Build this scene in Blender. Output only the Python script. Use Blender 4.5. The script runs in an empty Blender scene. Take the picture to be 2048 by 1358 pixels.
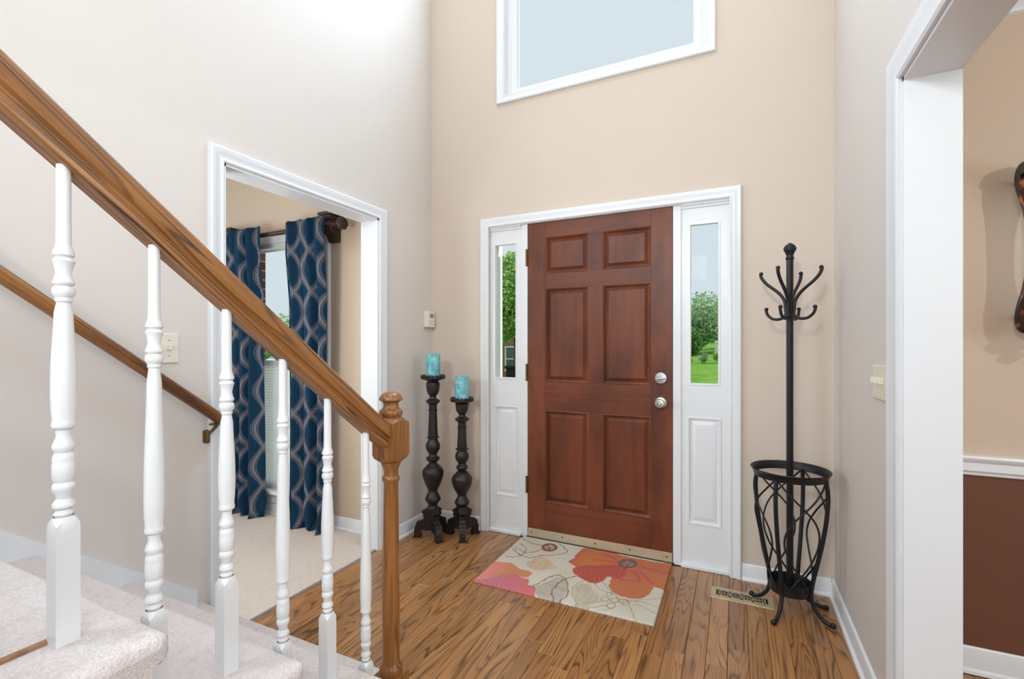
import bpy, bmesh, math, random
import numpy as np
from mathutils import Vector, Matrix

# ---------------------------------------------------------------- camera, world, lights, exposure
SC = bpy.context.scene
COL = SC.collection
CAM_YAW = math.radians(25.406)
cam_d = bpy.data.cameras.new('camera')
cam_d.sensor_width = 36.0
cam_d.lens = 36.0 * 939.0 / 2048.0
cam_d.shift_y = 16.0 / 2048.0
cam_d.clip_start = 0.02
cam = bpy.data.objects.new('camera', cam_d)
cam.location = (0, 0, 1.25)
cam.rotation_euler = (math.pi / 2, 0, CAM_YAW)
COL.objects.link(cam)
SC.camera = cam
SC.view_settings.view_transform = 'Standard'
SC.view_settings.look = 'None'
SC.view_settings.exposure = 0.16
SC.view_settings.gamma = 1.0
SC.view_settings.use_curve_mapping = False

world = bpy.data.worlds.new('sky')
SC.world = world
world.use_nodes = True
wn = world.node_tree
wn.nodes.clear()
w_out = wn.nodes.new('ShaderNodeOutputWorld')
w_bg = wn.nodes.new('ShaderNodeBackground')
w_tc = wn.nodes.new('ShaderNodeTexCoord')
w_sep = wn.nodes.new('ShaderNodeSeparateXYZ')
w_ramp = wn.nodes.new('ShaderNodeValToRGB')
w_ramp.color_ramp.elements[0].color = (0.60, 0.69, 0.74, 1)
w_ramp.color_ramp.elements[0].position = 0.0
w_ramp.color_ramp.elements[1].color = (0.66, 0.735, 0.795, 1)
w_ramp.color_ramp.elements[1].position = 0.7
wn.links.new(w_tc.outputs['Generated'], w_sep.inputs[0])
wn.links.new(w_sep.outputs['Z'], w_ramp.inputs[0])
wn.links.new(w_ramp.outputs[0], w_bg.inputs['Color'])
wn.links.new(w_bg.outputs[0], w_out.inputs[0])
w_bg.inputs['Strength'].default_value = 1.0


def light(kind, name, loc, energy, color=(1, 1, 1), rot=(0, 0, 0), size=None, size_y=None, radius=None, angle=None, spread=None):
    d = bpy.data.lights.new(name, kind)
    d.energy = energy
    d.color = color
    if kind == 'AREA':
        d.shape = 'RECTANGLE'
        d.size = size
        d.size_y = size_y or size
        if spread:
            d.spread = spread
    if radius is not None:
        d.shadow_soft_size = radius
    if angle is not None:
        d.angle = angle
    o = bpy.data.objects.new(name, d)
    o.location = loc
    o.rotation_euler = rot
    COL.objects.link(o)
    return o


R_ = math.radians
# afternoon sun raking along the front of the house
sun = light('SUN', 'sun', (8, 4, 12), 3.6, (1.0, 0.95, 0.87), angle=R_(1.0))
sun.rotation_euler = Vector((-0.75, -0.10, -0.62)).to_track_quat('-Z', 'Y').to_euler()
# daylight entering through the top of the tall foyer window
light('AREA', 'upper_window_daylight', (-0.78, 2.80, 4.15), 66, (0.62, 0.80, 1.0), (R_(-90), 0, 0), 1.05, 1.0)
# foyer ceiling lamp, two storeys up
light('AREA', 'foyer_ceiling_lamp', (-0.78, 0.30, 5.22), 20, (0.80, 0.88, 0.93), (0, 0, 0), 1.5, 1.8)
# hall lamp behind the camera
light('AREA', 'hall_lamp', (-0.60, -2.2, 2.5), 26, (0.80, 0.84, 0.86), (R_(84), 0, 0), 0.4, 0.4, spread=R_(130))
# added low fill from behind the camera
light('AREA', 'rear_low_fill', (-0.10, -2.5, 1.35), 12, (0.72, 0.86, 1.0), (R_(90), 0, 0), 0.9, 1.9)
# added pair of fills behind the camera, brightening the side walls
light('AREA', 'left_side_fill', (-1.93, -0.80, 2.85), 60, (0.70, 0.85, 1.0), (0, R_(-90), 0), 1.6, 1.0)
light('AREA', 'right_side_fill', (0.40, -0.75, 1.95), 17, (0.72, 0.86, 1.0), (0, R_(90), 0), 1.6, 1.0)
# dining room chandelier and an added fill for the left foyer wall
light('POINT', 'dining_lamp', (1.75, 1.10, 1.98), 20, (0.95, 0.93, 0.88), radius=0.025)
light('AREA', 'dining_fill', (3.9, 0.3, 1.5), 48, (0.68, 0.84, 1.0), (0, R_(90), 0), 1.4, 1.6)
# added living room fills: a point light and a cool panel
light('POINT', 'living_fill_point', (-2.60, 1.0, 1.45), 24, (0.88, 0.93, 0.95), radius=0.18)
light('AREA', 'living_fill_panel', (-4.85, 0.2, 1.5), 45, (0.70, 0.86, 1.0), (0, R_(-90), 0), 1.3, 1.3)

# ---------------------------------------------------------------- helpers: materials


def lin(c):
    c = c / 255.0
    return c / 12.92 if c <= 0.04045 else ((c + 0.055) / 1.055) ** 2.4


def rgb(r, g, b):
    return (lin(r), lin(g), lin(b), 1.0)


class NT:
    """a small wrapper that builds a node material"""

    def __init__(self, name, rough=0.5, spec=0.5, metal=0.0):
        self.m = bpy.data.materials.new(name)
        self.m.use_nodes = True
        self.t = self.m.node_tree
        self.p = self.t.nodes['Principled BSDF']
        self.p.inputs['Roughness'].default_value = rough
        self.p.inputs['Specular IOR Level'].default_value = spec
        self.p.inputs['Metallic'].default_value = metal

    def n(self, k):
        return self.t.nodes.new(k)

    def lk(self, a, b):
        self.t.links.new(a, b)

    def put(self, inp, v):
        if hasattr(v, 'is_output'):
            self.lk(v, inp)
        else:
            inp.default_value = v

    def math(self, op, a, b=0.0, c=0.0):
        n = self.n('ShaderNodeMath')
        n.operation = op
        for i, v in enumerate((a, b, c)):
            self.put(n.inputs[i], v)
        return n.outputs[0]

    def coord(self, kind='Object'):
        if kind == 'Position':
            return self.n('ShaderNodeNewGeometry').outputs['Position']
        return self.n('ShaderNodeTexCoord').outputs[kind]

    def mapping(self, v, scale=(1, 1, 1), rot=(0, 0, 0), loc=(0, 0, 0)):
        n = self.n('ShaderNodeMapping')
        self.lk(v, n.inputs[0])
        self.put(n.inputs['Location'], loc)
        n.inputs['Rotation'].default_value = rot
        n.inputs['Scale'].default_value = scale
        return n.outputs[0]

    def noise(self, v, scale=5.0, detail=2.0, rough=0.5, dist=0.0):
        n = self.n('ShaderNodeTexNoise')
        self.lk(v, n.inputs['Vector'])
        n.inputs['Scale'].default_value = scale
        n.inputs['Detail'].default_value = detail
        n.inputs['Roughness'].default_value = rough
        n.inputs['Distortion'].default_value = dist
        return n.outputs['Fac']

    def ramp(self, f, stops, interp='LINEAR'):
        n = self.n('ShaderNodeValToRGB')
        n.color_ramp.interpolation = interp
        e = n.color_ramp.elements
        while len(e) < len(stops):
            e.new(0.5)
        for i, (pos, c) in enumerate(stops):
            e[i].position = pos
            e[i].color = c
        self.put(n.inputs[0], f)
        return n.outputs[0]

    def mix(self, f, a, b, mode='MIX'):
        n = self.n('ShaderNodeMix')
        n.data_type = 'RGBA'
        n.blend_type = mode
        self.put(n.inputs['Factor'], f)
        self.put([i for i in n.inputs if i.name == 'A' and i.type == 'RGBA'][0], a)
        self.put([i for i in n.inputs if i.name == 'B' and i.type == 'RGBA'][0], b)
        return [o for o in n.outputs if o.type == 'RGBA'][0]

    def color(self, c):
        self.put(self.p.inputs['Base Color'], c)
        return self

    def bump(self, h, strength=0.2, dist=0.01):
        n = self.n('ShaderNodeBump')
        n.inputs['Strength'].default_value = strength
        n.inputs['Distance'].default_value = dist
        self.lk(h, n.inputs['Height'])
        self.lk(n.outputs[0], self.p.inputs['Normal'])
        return self


def flat(name, c, rough=0.5, spec=0.5, metal=0.0, var=0.04, vscale=6.0, bump=0.0, bscale=200.0):
    t = NT(name, rough, spec, metal)
    v = t.coord('Position')
    f = t.noise(v, vscale, 3.0)
    hi = tuple(min(1, x * (1 + var)) for x in c[:3]) + (1,)
    lo = tuple(x * (1 - var) for x in c[:3]) + (1,)
    t.color(t.ramp(f, [(0.3, lo), (0.7, hi)]))
    if bump:
        t.bump(t.noise(v, bscale, 2.0), bump, 0.002)
    return t.m


def wood(name, light_c, mid_c, dark_c, along='Z', kind='Position', rand=False, cathed=9.0, fine=1.0, rough=0.35, coat=0.0, blotch=None, spec=0.5, rings=11.0, stretch=0.11, vr=0.34):
    """stained wood: contour rings of a stretched noise give cathedral grain"""
    t = NT(name, rough, spec)
    v = t.coord(kind)
    if rand:
        oi = t.n('ShaderNodeObjectInfo')
        cmb = t.n('ShaderNodeCombineXYZ')
        t.lk(t.math('MULTIPLY', oi.outputs['Random'], 37.0), cmb.inputs[0])
        t.lk(t.math('MULTIPLY', oi.outputs['Random'], 91.0), cmb.inputs[1])
        t.lk(t.math('MULTIPLY', oi.outputs['Random'], 53.0), cmb.inputs[2])
        ad = t.n('ShaderNodeVectorMath')
        ad.operation = 'ADD'
        t.lk(v, ad.inputs[0])
        t.lk(cmb.outputs[0], ad.inputs[1])
        v = ad.outputs[0]
    s = {'X': (stretch, 1, 1), 'Y': (1, stretch, 1), 'Z': (1, 1, stretch)}[along]
    base = t.mapping(v, s)
    n1 = t.noise(base, cathed, 2.2, 0.45, 0.35)
    ring = t.math('FRACT', t.math('MULTIPLY', n1, rings))
    # a slow rise and a steep drop: soft early wood, a dark late line
    line = t.ramp(ring, [(0.0, (1, 1, 1, 1)), (0.13, (0.5, 0.5, 0.5, 1)), (0.30, (0.1, 0.1, 0.1, 1)), (0.80, (0, 0, 0, 1)), (0.93, (0.9, 0.9, 0.9, 1))])
    sf = {'X': (6, 420, 420), 'Y': (420, 6, 420), 'Z': (420, 420, 6)}[along]
    pores = t.noise(t.mapping(v, sf), 1.0, 2.0, 0.6)
    breakup = t.noise(base, 38.0, 2.0)
    amt = t.math('MULTIPLY', line, t.ramp(breakup, [(0.34, (0.25, 0.25, 0.25, 1)), (0.6, (1, 1, 1, 1))]))
    tone = t.noise(base, 4.0, 2.0)
    c = t.ramp(tone, [(0.3, mid_c), (0.7, light_c)])
    c = t.mix(t.math('MULTIPLY', amt, 0.8 * fine), c, dark_c)
    c = t.mix(t.math('MULTIPLY', t.ramp(pores, [(0.5, (0, 0, 0, 1)), (0.72, (1, 1, 1, 1))]), 0.45 * fine), c, dark_c)
    if blotch:
        b = t.noise(t.mapping(v, tuple(0.45 if x < 0.5 else 1.0 for x in s)), 4.2, 3.0, 0.55)
        c = t.mix(t.math('MULTIPLY', t.ramp(b, [(0.46, (0, 0, 0, 1)), (0.7, (1, 1, 1, 1))]), blotch[0]), c, blotch[1])
    if rand:
        oi2 = t.n('ShaderNodeObjectInfo')
        hs = t.n('ShaderNodeHueSaturation')
        t.lk(t.math('MULTIPLY_ADD', oi2.outputs['Random'], vr, 1.0 - vr / 2), hs.inputs['Value'])
        t.lk(c, hs.inputs['Color'])
        c = hs.outputs[0]
    t.color(c)
    t.bump(amt, 0.08, 0.002)
    t.p.inputs['Coat Weight'].default_value = coat
    t.p.inputs['Coat Roughness'].default_value = 0.22
    return t.m


M = {}
M['paint_f'] = flat('warm_beige_wall_paint', (0.66, 0.552, 0.458, 1), 0.62, 0.25, var=0.012, vscale=1.5, bump=0.05, bscale=260)
M['paint'] = flat('beige_paint_daylit', (0.69, 0.622, 0.560, 1), 0.62, 0.25, var=0.012, vscale=1.5, bump=0.05, bscale=260)  # front wall's beige, paled to put daylight into the side walls' colour
M['ceil'] = flat('ceiling_paint', (0.82, 0.81, 0.79, 1), 0.8, 0.2, var=0.01)
M['white'] = flat('white_trim_paint', (0.79, 0.795, 0.80, 1), 0.32, 0.45, var=0.012, vscale=3)
M['balwhite'] = flat('white_baluster_paint', (0.755, 0.738, 0.715, 1), 0.30, 0.45, var=0.02, vscale=9)
M['brownpaint'] = flat('brown_wall_paint', rgb(112, 72, 54), 0.6, 0.25, var=0.03, vscale=2)
M['floor_oak'] = wood('oak_floor', rgb(184, 131, 79), rgb(158, 107, 61), rgb(70, 42, 22), 'Y', 'Position', True, 6.0, 1.12, 0.30, 0.25, rings=26.0, stretch=0.10, vr=0.26)
M['under'] = flat('dark_subfloor', rgb(40, 25, 14), 0.9, 0.1)
M['rail_oak'] = wood('oak_rail', rgb(168, 112, 58), rgb(132, 82, 40), rgb(54, 30, 15), 'Y', 'Object', False, 24.0, 1.2, 0.33, 0.12, (0.85, rgb(74, 42, 21)), rings=9.0, stretch=0.05)
M['newel_oak'] = wood('oak_newel', rgb(172, 114, 54), rgb(142, 88, 38), rgb(62, 34, 15), 'Z', 'Position', False, 20.0, 0.9, 0.32, 0.15, (0.5, rgb(92, 54, 26)), rings=9.0, stretch=0.06)
M['door_v'] = wood('door_wood_upright', rgb(130, 70, 44), rgb(104, 53, 33), rgb(64, 32, 22), 'Z', 'Position', True, 9.0, 0.36, 0.40, 0.04, (0.75, rgb(66, 38, 27)), 0.3, stretch=0.05, rings=7.0, vr=0.14)
M['door_h'] = wood('door_wood_level', rgb(124, 67, 42), rgb(100, 51, 32), rgb(64, 32, 22), 'X', 'Position', True, 9.0, 0.36, 0.40, 0.04, (0.75, rgb(66, 38, 27)), 0.3, stretch=0.05, rings=7.0, vr=0.14)
M['black'] = flat('black_iron', rgb(30, 29, 31), 0.42, 0.5, 0.3, var=0.15, vscale=30)
M['bronze'] = flat('dark_bronze', rgb(36, 28, 24), 0.40, 0.5, 0.15, var=0.45, vscale=22)
M['corbel'] = flat('dark_carved_wood', rgb(60, 40, 30), 0.5, 0.4, 0.0, var=0.35, vscale=45, bump=0.4, bscale=90)
M['brass'] = flat('aged_brass', rgb(122, 96, 58), 0.4, 0.5, 0.75, var=0.2, vscale=60)
M['vent'] = flat('antique_brass_plate', rgb(186, 168, 134), 0.42, 0.5, 0.35, var=0.12, vscale=40)
M['chrome'] = flat('satin_chrome', rgb(205, 203, 200), 0.24, 0.5, 0.9, var=0.03)
M['sweep'] = flat('pale_brass_strip', rgb(196, 178, 150), 0.42, 0.5, 0.25, var=0.06, vscale=25)
M['dark'] = flat('near_black', rgb(22, 20, 20), 0.6, 0.3)
M['ivory'] = flat('ivory_plastic', rgb(226, 219, 200), 0.35, 0.5, var=0.01)
M['lcd'] = flat('grey_display', rgb(120, 122, 118), 0.2, 0.5)


def carpet_mat(name, a, b, c):
    t = NT(name, 0.95, 0.1)
    v = t.coord('Position')
    f1 = t.noise(v, 260, 2.0, 0.7)
    f2 = t.noise(v, 38, 3.0, 0.6)
    col = t.ramp(f1, [(0.36, b), (0.62, a)])
    col = t.mix(t.math('MULTIPLY', t.ramp(f2, [(0.5, (0, 0, 0, 1)), (0.75, (1, 1, 1, 1))]), 0.45), col, c)
    t.color(col)
    t.bump(t.math('ADD', f1, t.math('MULTIPLY', f2, 0.8)), 0.55, 0.006)
    t.p.inputs['Sheen Weight'].default_value = 0.25
    return t.m


M['carpet'] = carpet_mat('pale_plush_carpet', rgb(222, 210, 204), rgb(204, 189, 182), rgb(188, 166, 155))
M['carpet2'] = carpet_mat('living_room_carpet', rgb(220, 203, 190), rgb(203, 184, 170), rgb(196, 174, 158))


def glass_mat():
    t = NT('clear_glass')
    t.t.nodes.remove(t.p)
    out = [n for n in t.t.nodes if n.type == 'OUTPUT_MATERIAL'][0]
    tr = t.n('ShaderNodeBsdfTransparent')
    tr.inputs[0].default_value = (0.97, 0.98, 0.98, 1)
    gl = t.n('ShaderNodeBsdfGlossy')
    gl.inputs['Roughness'].default_value = 0.02
    mx = t.n('ShaderNodeMixShader')
    fr = t.n('ShaderNodeFresnel')
    fr.inputs[0].default_value = 1.04
    t.lk(fr.outputs[0], mx.inputs[0])
    t.lk(tr.outputs[0], mx.inputs[1])
    t.lk(gl.outputs[0], mx.inputs[2])
    t.lk(mx.outputs[0], out.inputs[0])
    return t.m


M['glass'] = glass_mat()

# ---------------------------------------------------------------- helpers: geometry


class MB:
    def __init__(self):
        self.v = []
        self.f = []

    def add(self, vs, fs):
        o = len(self.v)
        self.v += [tuple(p) for p in vs]
        self.f += [tuple(i + o for i in q) for q in fs]
        return self

    def box(self, x0, x1, y0, y1, z0, z1):
        v = [(x0, y0, z0), (x1, y0, z0), (x1, y1, z0), (x0, y1, z0), (x0, y0, z1), (x1, y0, z1), (x1, y1, z1), (x0, y1, z1)]
        return self.add(v, [(0, 3, 2, 1), (4, 5, 6, 7), (0, 1, 5, 4), (1, 2, 6, 5), (2, 3, 7, 6), (3, 0, 4, 7)])

    def bbox(self, x0, x1, y0, y1, z0, z1, b=0.003, seg=2):
        bm = bmesh.new()
        bmesh.ops.create_cube(bm, size=1.0)
        for w in bm.verts:
            w.co = Vector(((x0 + x1) / 2 + w.co.x * (x1 - x0), (y0 + y1) / 2 + w.co.y * (y1 - y0), (z0 + z1) / 2 + w.co.z * (z1 - z0)))
        bmesh.ops.bevel(bm, geom=bm.edges[:], offset=b, segments=seg, affect='EDGES', profile=0.6)
        return self.bm(bm)

    def bm(self, bm):
        bm.verts.index_update()
        self.add([w.co[:] for w in bm.verts], [[w.index for w in f.verts] for f in bm.faces])
        bm.free()
        return self

    def lathe(self, c, prof, seg=28, cap=True, squash=None):
        """prof: list of (radius, z) from the bottom up, axis at c"""
        o = len(self.v)
        for r, z in prof:
            for k in range(seg):
                a = 2 * math.pi * k / seg
                self.v.append((c[0] + r * math.cos(a), c[1] + r * math.sin(a), c[2] + z))
        n = len(prof)
        for i in range(n - 1):
            for k in range(seg):
                k2 = (k + 1) % seg
                self.f.append((o + i * seg + k, o + i * seg + k2, o + (i + 1) * seg + k2, o + (i + 1) * seg + k))
        if cap:
            if prof[0][0] > 1e-5:
                self.f.append(tuple(o + k for k in reversed(range(seg))))
            if prof[-1][0] > 1e-5:
                self.f.append(tuple(o + (n - 1) * seg + k for k in range(seg)))
        return self

    def tube(self, pts, r, seg=10, closed=False):
        """round bar along points; r a number or one per point"""
        pts = [Vector(p) for p in pts]
        n = len(pts)
        rs = r if isinstance(r, (list, tuple)) else [r] * n
        o = len(self.v)
        up = None
        for i, p in enumerate(pts):
            if closed:
                d = pts[(i + 1) % n] - pts[i - 1]
            else:
                d = pts[min(i + 1, n - 1)] - pts[max(i - 1, 0)]
            d.normalize()
            if up is None:
                up = d.orthogonal().normalized()
            up = (up - d * up.dot(d))
            if up.length < 1e-6:
                up = d.orthogonal()
            up.normalize()
            s = d.cross(up)
            for k in range(seg):
                a = 2 * math.pi * k / seg
                self.v.append(tuple(p + (up * math.cos(a) + s * math.sin(a)) * rs[i]))
        m = n if closed else n - 1
        for i in range(m):
            j = (i + 1) % n
            for k in range(seg):
                k2 = (k + 1) % seg
                self.f.append((o + i * seg + k, o + i * seg + k2, o + j * seg + k2, o + j * seg + k))
        if not closed:
            self.f.append(tuple(o + k for k in reversed(range(seg))))
            self.f.append(tuple(o + (n - 1) * seg + k for k in range(seg)))
        return self

    def ball(self, c, r, seg=12, sz=1.0):
        pr = []
        for i in range(seg + 1):
            a = -math.pi / 2 + math.pi * i / seg
            pr.append((max(1e-4, r * math.cos(a)), r * sz * math.sin(a)))
        return self.lathe(c, pr, seg + 4)

    def extrude(self, poly, o, ax, ay, an, t0, t1):
        """a flat polygon (a, b) in the plane o + a*ax + b*ay, given thickness along an"""
        o, ax, ay, an = Vector(o), Vector(ax), Vector(ay), Vector(an)
        n = len(poly)
        vs = [o + ax * a + ay * b + an * t0 for a, b in poly] + [o + ax * a + ay * b + an * t1 for a, b in poly]
        fs = [tuple(range(n - 1, -1, -1)), tuple(range(n, 2 * n))]
        for i in range(n):
            j = (i + 1) % n
            fs.append((i, j, n + j, n + i))
        return self.add(vs, fs)

    def mitred(self, path, prof, o, ax, ay, an, closed=False):
        """moulding swept along a flat path; prof = (offset to the left of the path, height off the wall)"""
        o, ax, ay, an = Vector(o), Vector(ax), Vector(ay), Vector(an)
        n = len(path)
        P = [Vector(p) for p in path]
        base = len(self.v)
        k = len(prof)
        for i in range(n):
            d1 = (P[i] - P[i - 1]).normalized() if (closed or i > 0) else None
            d2 = (P[(i + 1) % n] - P[i]).normalized() if (closed or i < n - 1) else None
            d1 = d1 or d2
            d2 = d2 or d1
            n1 = Vector((-d1.y, d1.x))
            n2 = Vector((-d2.y, d2.x))
            m = (n1 + n2)
            m = m / max(1e-6, m.dot(n1))
            for w, h in prof:
                q = P[i] + m * w
                self.v.append(tuple(o + ax * q.x + ay * q.y + an * h))
        for i in range(n if closed else n - 1):
            j = (i + 1) % n
            for a in range(k):
                b = (a + 1) % k
                self.f.append((base + i * k + a, base + j * k + a, base + j * k + b, base + i * k + b))
        if not closed:
            self.f.append(tuple(base + a for a in range(k)))
            self.f.append(tuple(base + (n - 1) * k + a for a in reversed(range(k))))
        return self

    def panel(self, x0, x1, z0, z1, y, loops, back=None):
        """nested rectangles facing -y; loops = (inset, depth behind y)"""
        o = len(self.v)
        for ins, dep in loops:
            self.v += [(x0 + ins, y + dep, z0 + ins), (x1 - ins, y + dep, z0 + ins), (x1 - ins, y + dep, z1 - ins), (x0 + ins, y + dep, z1 - ins)]
        for i in range(len(loops) - 1):
            for k in range(4):
                k2 = (k + 1) % 4
                self.f.append((o + i * 4 + k, o + i * 4 + k2, o + i * 4 + 4 + k2, o + i * 4 + 4 + k))
        e = o + (len(loops) - 1) * 4
        self.f.append((e, e + 1, e + 2, e + 3))
        return self


ORIGIN = {}


def build(name, mb, mat, parent=None, smooth=None, label=None, cat=None, group=None, kind=None, fix=True):
    org = ORIGIN.get(parent.name, (0, 0, 0)) if parent else (0, 0, 0)
    me = bpy.data.meshes.new(name)
    vs = [(a - org[0], b - org[1], c - org[2]) for a, b, c in mb.v] if parent else mb.v
    me.from_pydata(vs, [], mb.f)
    if fix:
        bm = bmesh.new()
        bm.from_mesh(me)
        bmesh.ops.recalc_face_normals(bm, faces=bm.faces[:])
        bm.to_mesh(me)
        bm.free()
    if smooth is not None:
        me.polygons.foreach_set('use_smooth', [True] * len(me.polygons))
        me.set_sharp_from_angle(angle=math.radians(smooth))
    me.materials.append(mat)
    ob = bpy.data.objects.new(name, me)
    COL.objects.link(ob)
    if parent:
        ob.parent = parent
        ORIGIN[ob.name] = org
    tag(ob, label, cat, group, kind)
    return ob


def tag(ob, label=None, cat=None, group=None, kind=None):
    if label:
        ob['label'] = label
    if cat:
        ob['category'] = cat
    if group:
        ob['group'] = group
    if kind:
        ob['kind'] = kind
    return ob


def thing(name, loc, label=None, cat=None, group=None, kind=None):
    e = bpy.data.objects.new(name, None)
    e.empty_display_size = 0.05
    e.location = loc
    COL.objects.link(e)
    ORIGIN[e.name] = tuple(loc)
    return tag(e, label, cat, group, kind)


def copy_part(src, parent, loc=(0, 0, 0)):
    c = src.copy()
    COL.objects.link(c)
    c.parent = parent
    c.location = loc
    return c


def spline(pts, n=8):
    """Catmull-Rom through points"""
    P = [Vector(p) for p in pts]
    out = []
    for i in range(len(P) - 1):
        p0 = P[max(i - 1, 0)]
        p1, p2 = P[i], P[i + 1]
        p3 = P[min(i + 2, len(P) - 1)]
        for k in range(n):
            t = k / n
            out.append(0.5 * ((2 * p1) + (p2 - p0) * t + (2 * p0 - 5 * p1 + 4 * p2 - p3) * t * t + (3 * p1 - p0 - 3 * p2 + p3) * t ** 3))
    out.append(P[-1])
    return out

# ================================================================ the setting
XL, XR, YF = -1.99, 0.45, 2.83          # foyer walls
XLB, XRB = -2.113, 0.572                # their far faces
YB, ZC = -2.6, 5.3
YLIV, YDIN = 2.42, 2.40                 # front walls of living and dining room
rnd = random.Random(7)

# ---- walls
w = MB()
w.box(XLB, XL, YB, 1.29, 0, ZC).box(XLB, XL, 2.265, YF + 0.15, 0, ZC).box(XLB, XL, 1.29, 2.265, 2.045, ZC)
build('wall_left', w, M['paint'], kind='structure', label='tall beige foyer wall, paled by painted-in daylight, with the cased opening to the living room')
w = MB()
w.box(XL, -1.518, YF, YF + 0.15, 0, ZC).box(-0.025, XR, YF, YF + 0.15, 0, ZC).box(-1.518, -0.025, YF, YF + 0.15, 2.075, 2.94)
w.box(-1.518, -1.400, YF, YF + 0.15, 2.94, 4.75).box(-0.150, -0.025, YF, YF + 0.15, 2.94, 4.75).box(-1.518, -0.025, YF, YF + 0.15, 4.75, ZC)
build('wall_front', w, M['paint_f'], kind='structure', label='two storey beige entrance wall around the wooden front door')
w = MB()
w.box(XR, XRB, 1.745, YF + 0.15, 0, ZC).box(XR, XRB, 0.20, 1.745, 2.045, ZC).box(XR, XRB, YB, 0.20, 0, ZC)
build('wall_right', w, M['paint'], kind='structure', label='beige foyer wall, paled by painted-in daylight, with the cased opening to the dining room')
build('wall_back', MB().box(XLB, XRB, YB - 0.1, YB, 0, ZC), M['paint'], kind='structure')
build('ceiling', MB().box(XLB, XRB, YB - 0.1, YF + 0.15, ZC, ZC + 0.1), M['ceil'], kind='structure')

# ---- living room shell, with the window hole in its front wall
w = MB()
LWX0, LWX1, LWZ0, LWZ1 = -3.50, -2.62, 0.165, 2.03
w.box(-5.0, LWX0, YLIV, YLIV + 0.12, 0, 2.62).box(LWX1, XLB, YLIV, YLIV + 0.12, 0, 2.62)
w.box(LWX0, LWX1, YLIV, YLIV + 0.12, 0, LWZ0).box(LWX0, LWX1, YLIV, YLIV + 0.12, LWZ1, 2.62)
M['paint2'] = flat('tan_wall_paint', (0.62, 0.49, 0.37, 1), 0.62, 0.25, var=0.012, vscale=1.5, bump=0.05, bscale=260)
build('wall_living_front', w, M['paint2'], kind='structure', label='tan living room wall around the curtained window')
build('wall_living_left', MB().box(-5.1, -5.0, -1.2, YLIV + 0.12, 0, 2.62), M['paint2'], kind='structure')
build('wall_living_back', MB().box(-5.1, XLB, -1.3, -1.2, 0, 2.62), M['paint2'], kind='structure')
build('ceiling_living', MB().box(-5.1, XLB, -1.3, YLIV + 0.12, 2.62, 2.72), M['ceil'], kind='structure')
build('floor_living', MB().box(-5.1, -2.005, -1.3, YLIV + 0.12, -0.06, 0.006), M['carpet2'], kind='structure', label='beige carpeted living room floor beyond the opening')

# ---- dining room shell
build('wall_dining_front', MB().box(XRB, 4.1, YDIN, YDIN + 0.12, 0.80, 2.62), M['paint2'], kind='structure', label='tan dining room wall above the white chair rail')
build('wall_dining_lower', MB().box(XRB, 4.1, YDIN, YDIN + 0.12, 0, 0.80), M['brownpaint'], kind='structure', label='dark brown painted wall below the white chair rail')
build('wall_dining_right', MB().box(4.0, 4.1, -1.2, YDIN, 0, 2.62), M['paint2'], kind='structure')
build('wall_dining_back', MB().box(XRB, 4.1, -1.3, -1.2, 0, 2.62), M['paint2'], kind='structure')
build('ceiling_dining', MB().box(XRB, 4.1, -1.3, YDIN + 0.12, 2.62, 2.72), M['ceil'], kind='structure')
build('floor_dining', MB().box(XR, 4.1, -1.3, YDIN + 0.12, -0.06, -0.004), M['floor_oak'], kind='structure')

# ---- foyer floor: each oak plank a piece of its own
floor = build('floor', MB().box(XL, XR, YB, YF + 0.15, -0.08, -0.006), M['under'], kind='structure', label='stained oak plank foyer floor with dark cathedral grain')
PW = 0.0785
PLANK = {}


def plank_mesh(L):
    L = round(L, 3)
    if L not in PLANK:
        g, c = 0.0007, 0.0012
        b = MB()
        x0, x1, y0, y1 = g, PW - g, g, L - g
        v = [(x0, y0, -0.006), (x1, y0, -0.006), (x1, y1, -0.006), (x0, y1, -0.006), (x0, y0, -c), (x1, y0, -c), (x1, y1, -c), (x0, y1, -c),
             (x0 + c, y0 + c, 0), (x1 - c, y0 + c, 0), (x1 - c, y1 - c, 0), (x0 + c, y1 - c, 0)]
        b.add(v, [(0, 1, 5, 4), (1, 2, 6, 5), (2, 3, 7, 6), (3, 0, 4, 7), (4, 5, 9, 8), (5, 6, 10, 9), (6, 7, 11, 10), (7, 4, 8, 11), (8, 9, 10, 11)])
        me = bpy.data.meshes.new('plank')
        me.from_pydata(b.v, [], b.f)
        me.materials.append(M['floor_oak'])
        PLANK[L] = me
    return PLANK[L]


lens = [0.38, 0.52, 0.66, 0.80, 0.95, 1.10]
x = XL
while x < XR - 0.02:
    y1 = YF + 0.0
    ystop = 1.10 if x + PW < -0.86 else -0.75
    first = True
    while y1 > ystop:
        L = rnd.choice(lens)
        if first:
            L = round(rnd.uniform(0.2, 1.0) / 0.06) * 0.06 + 0.14
            first = False
        o = bpy.data.objects.new('plank', plank_mesh(L))
        o.location = (x, y1 - L, 0)
        COL.objects.link(o)
        o.parent = floor
        y1 -= round(L, 3)
    x += PW

# ---- casings
CAS = [(0, 0), (0, 0.012), (0.006, 0.016), (0.014, 0.013), (0.030, 0.015), (0.038, 0.020), (0.050, 0.022), (0.056, 0.018), (0.058, 0.0)]


def prof(w_, s=1.0):
    return [(a / 0.058 * w_, b * s) for a, b in CAS]


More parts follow.
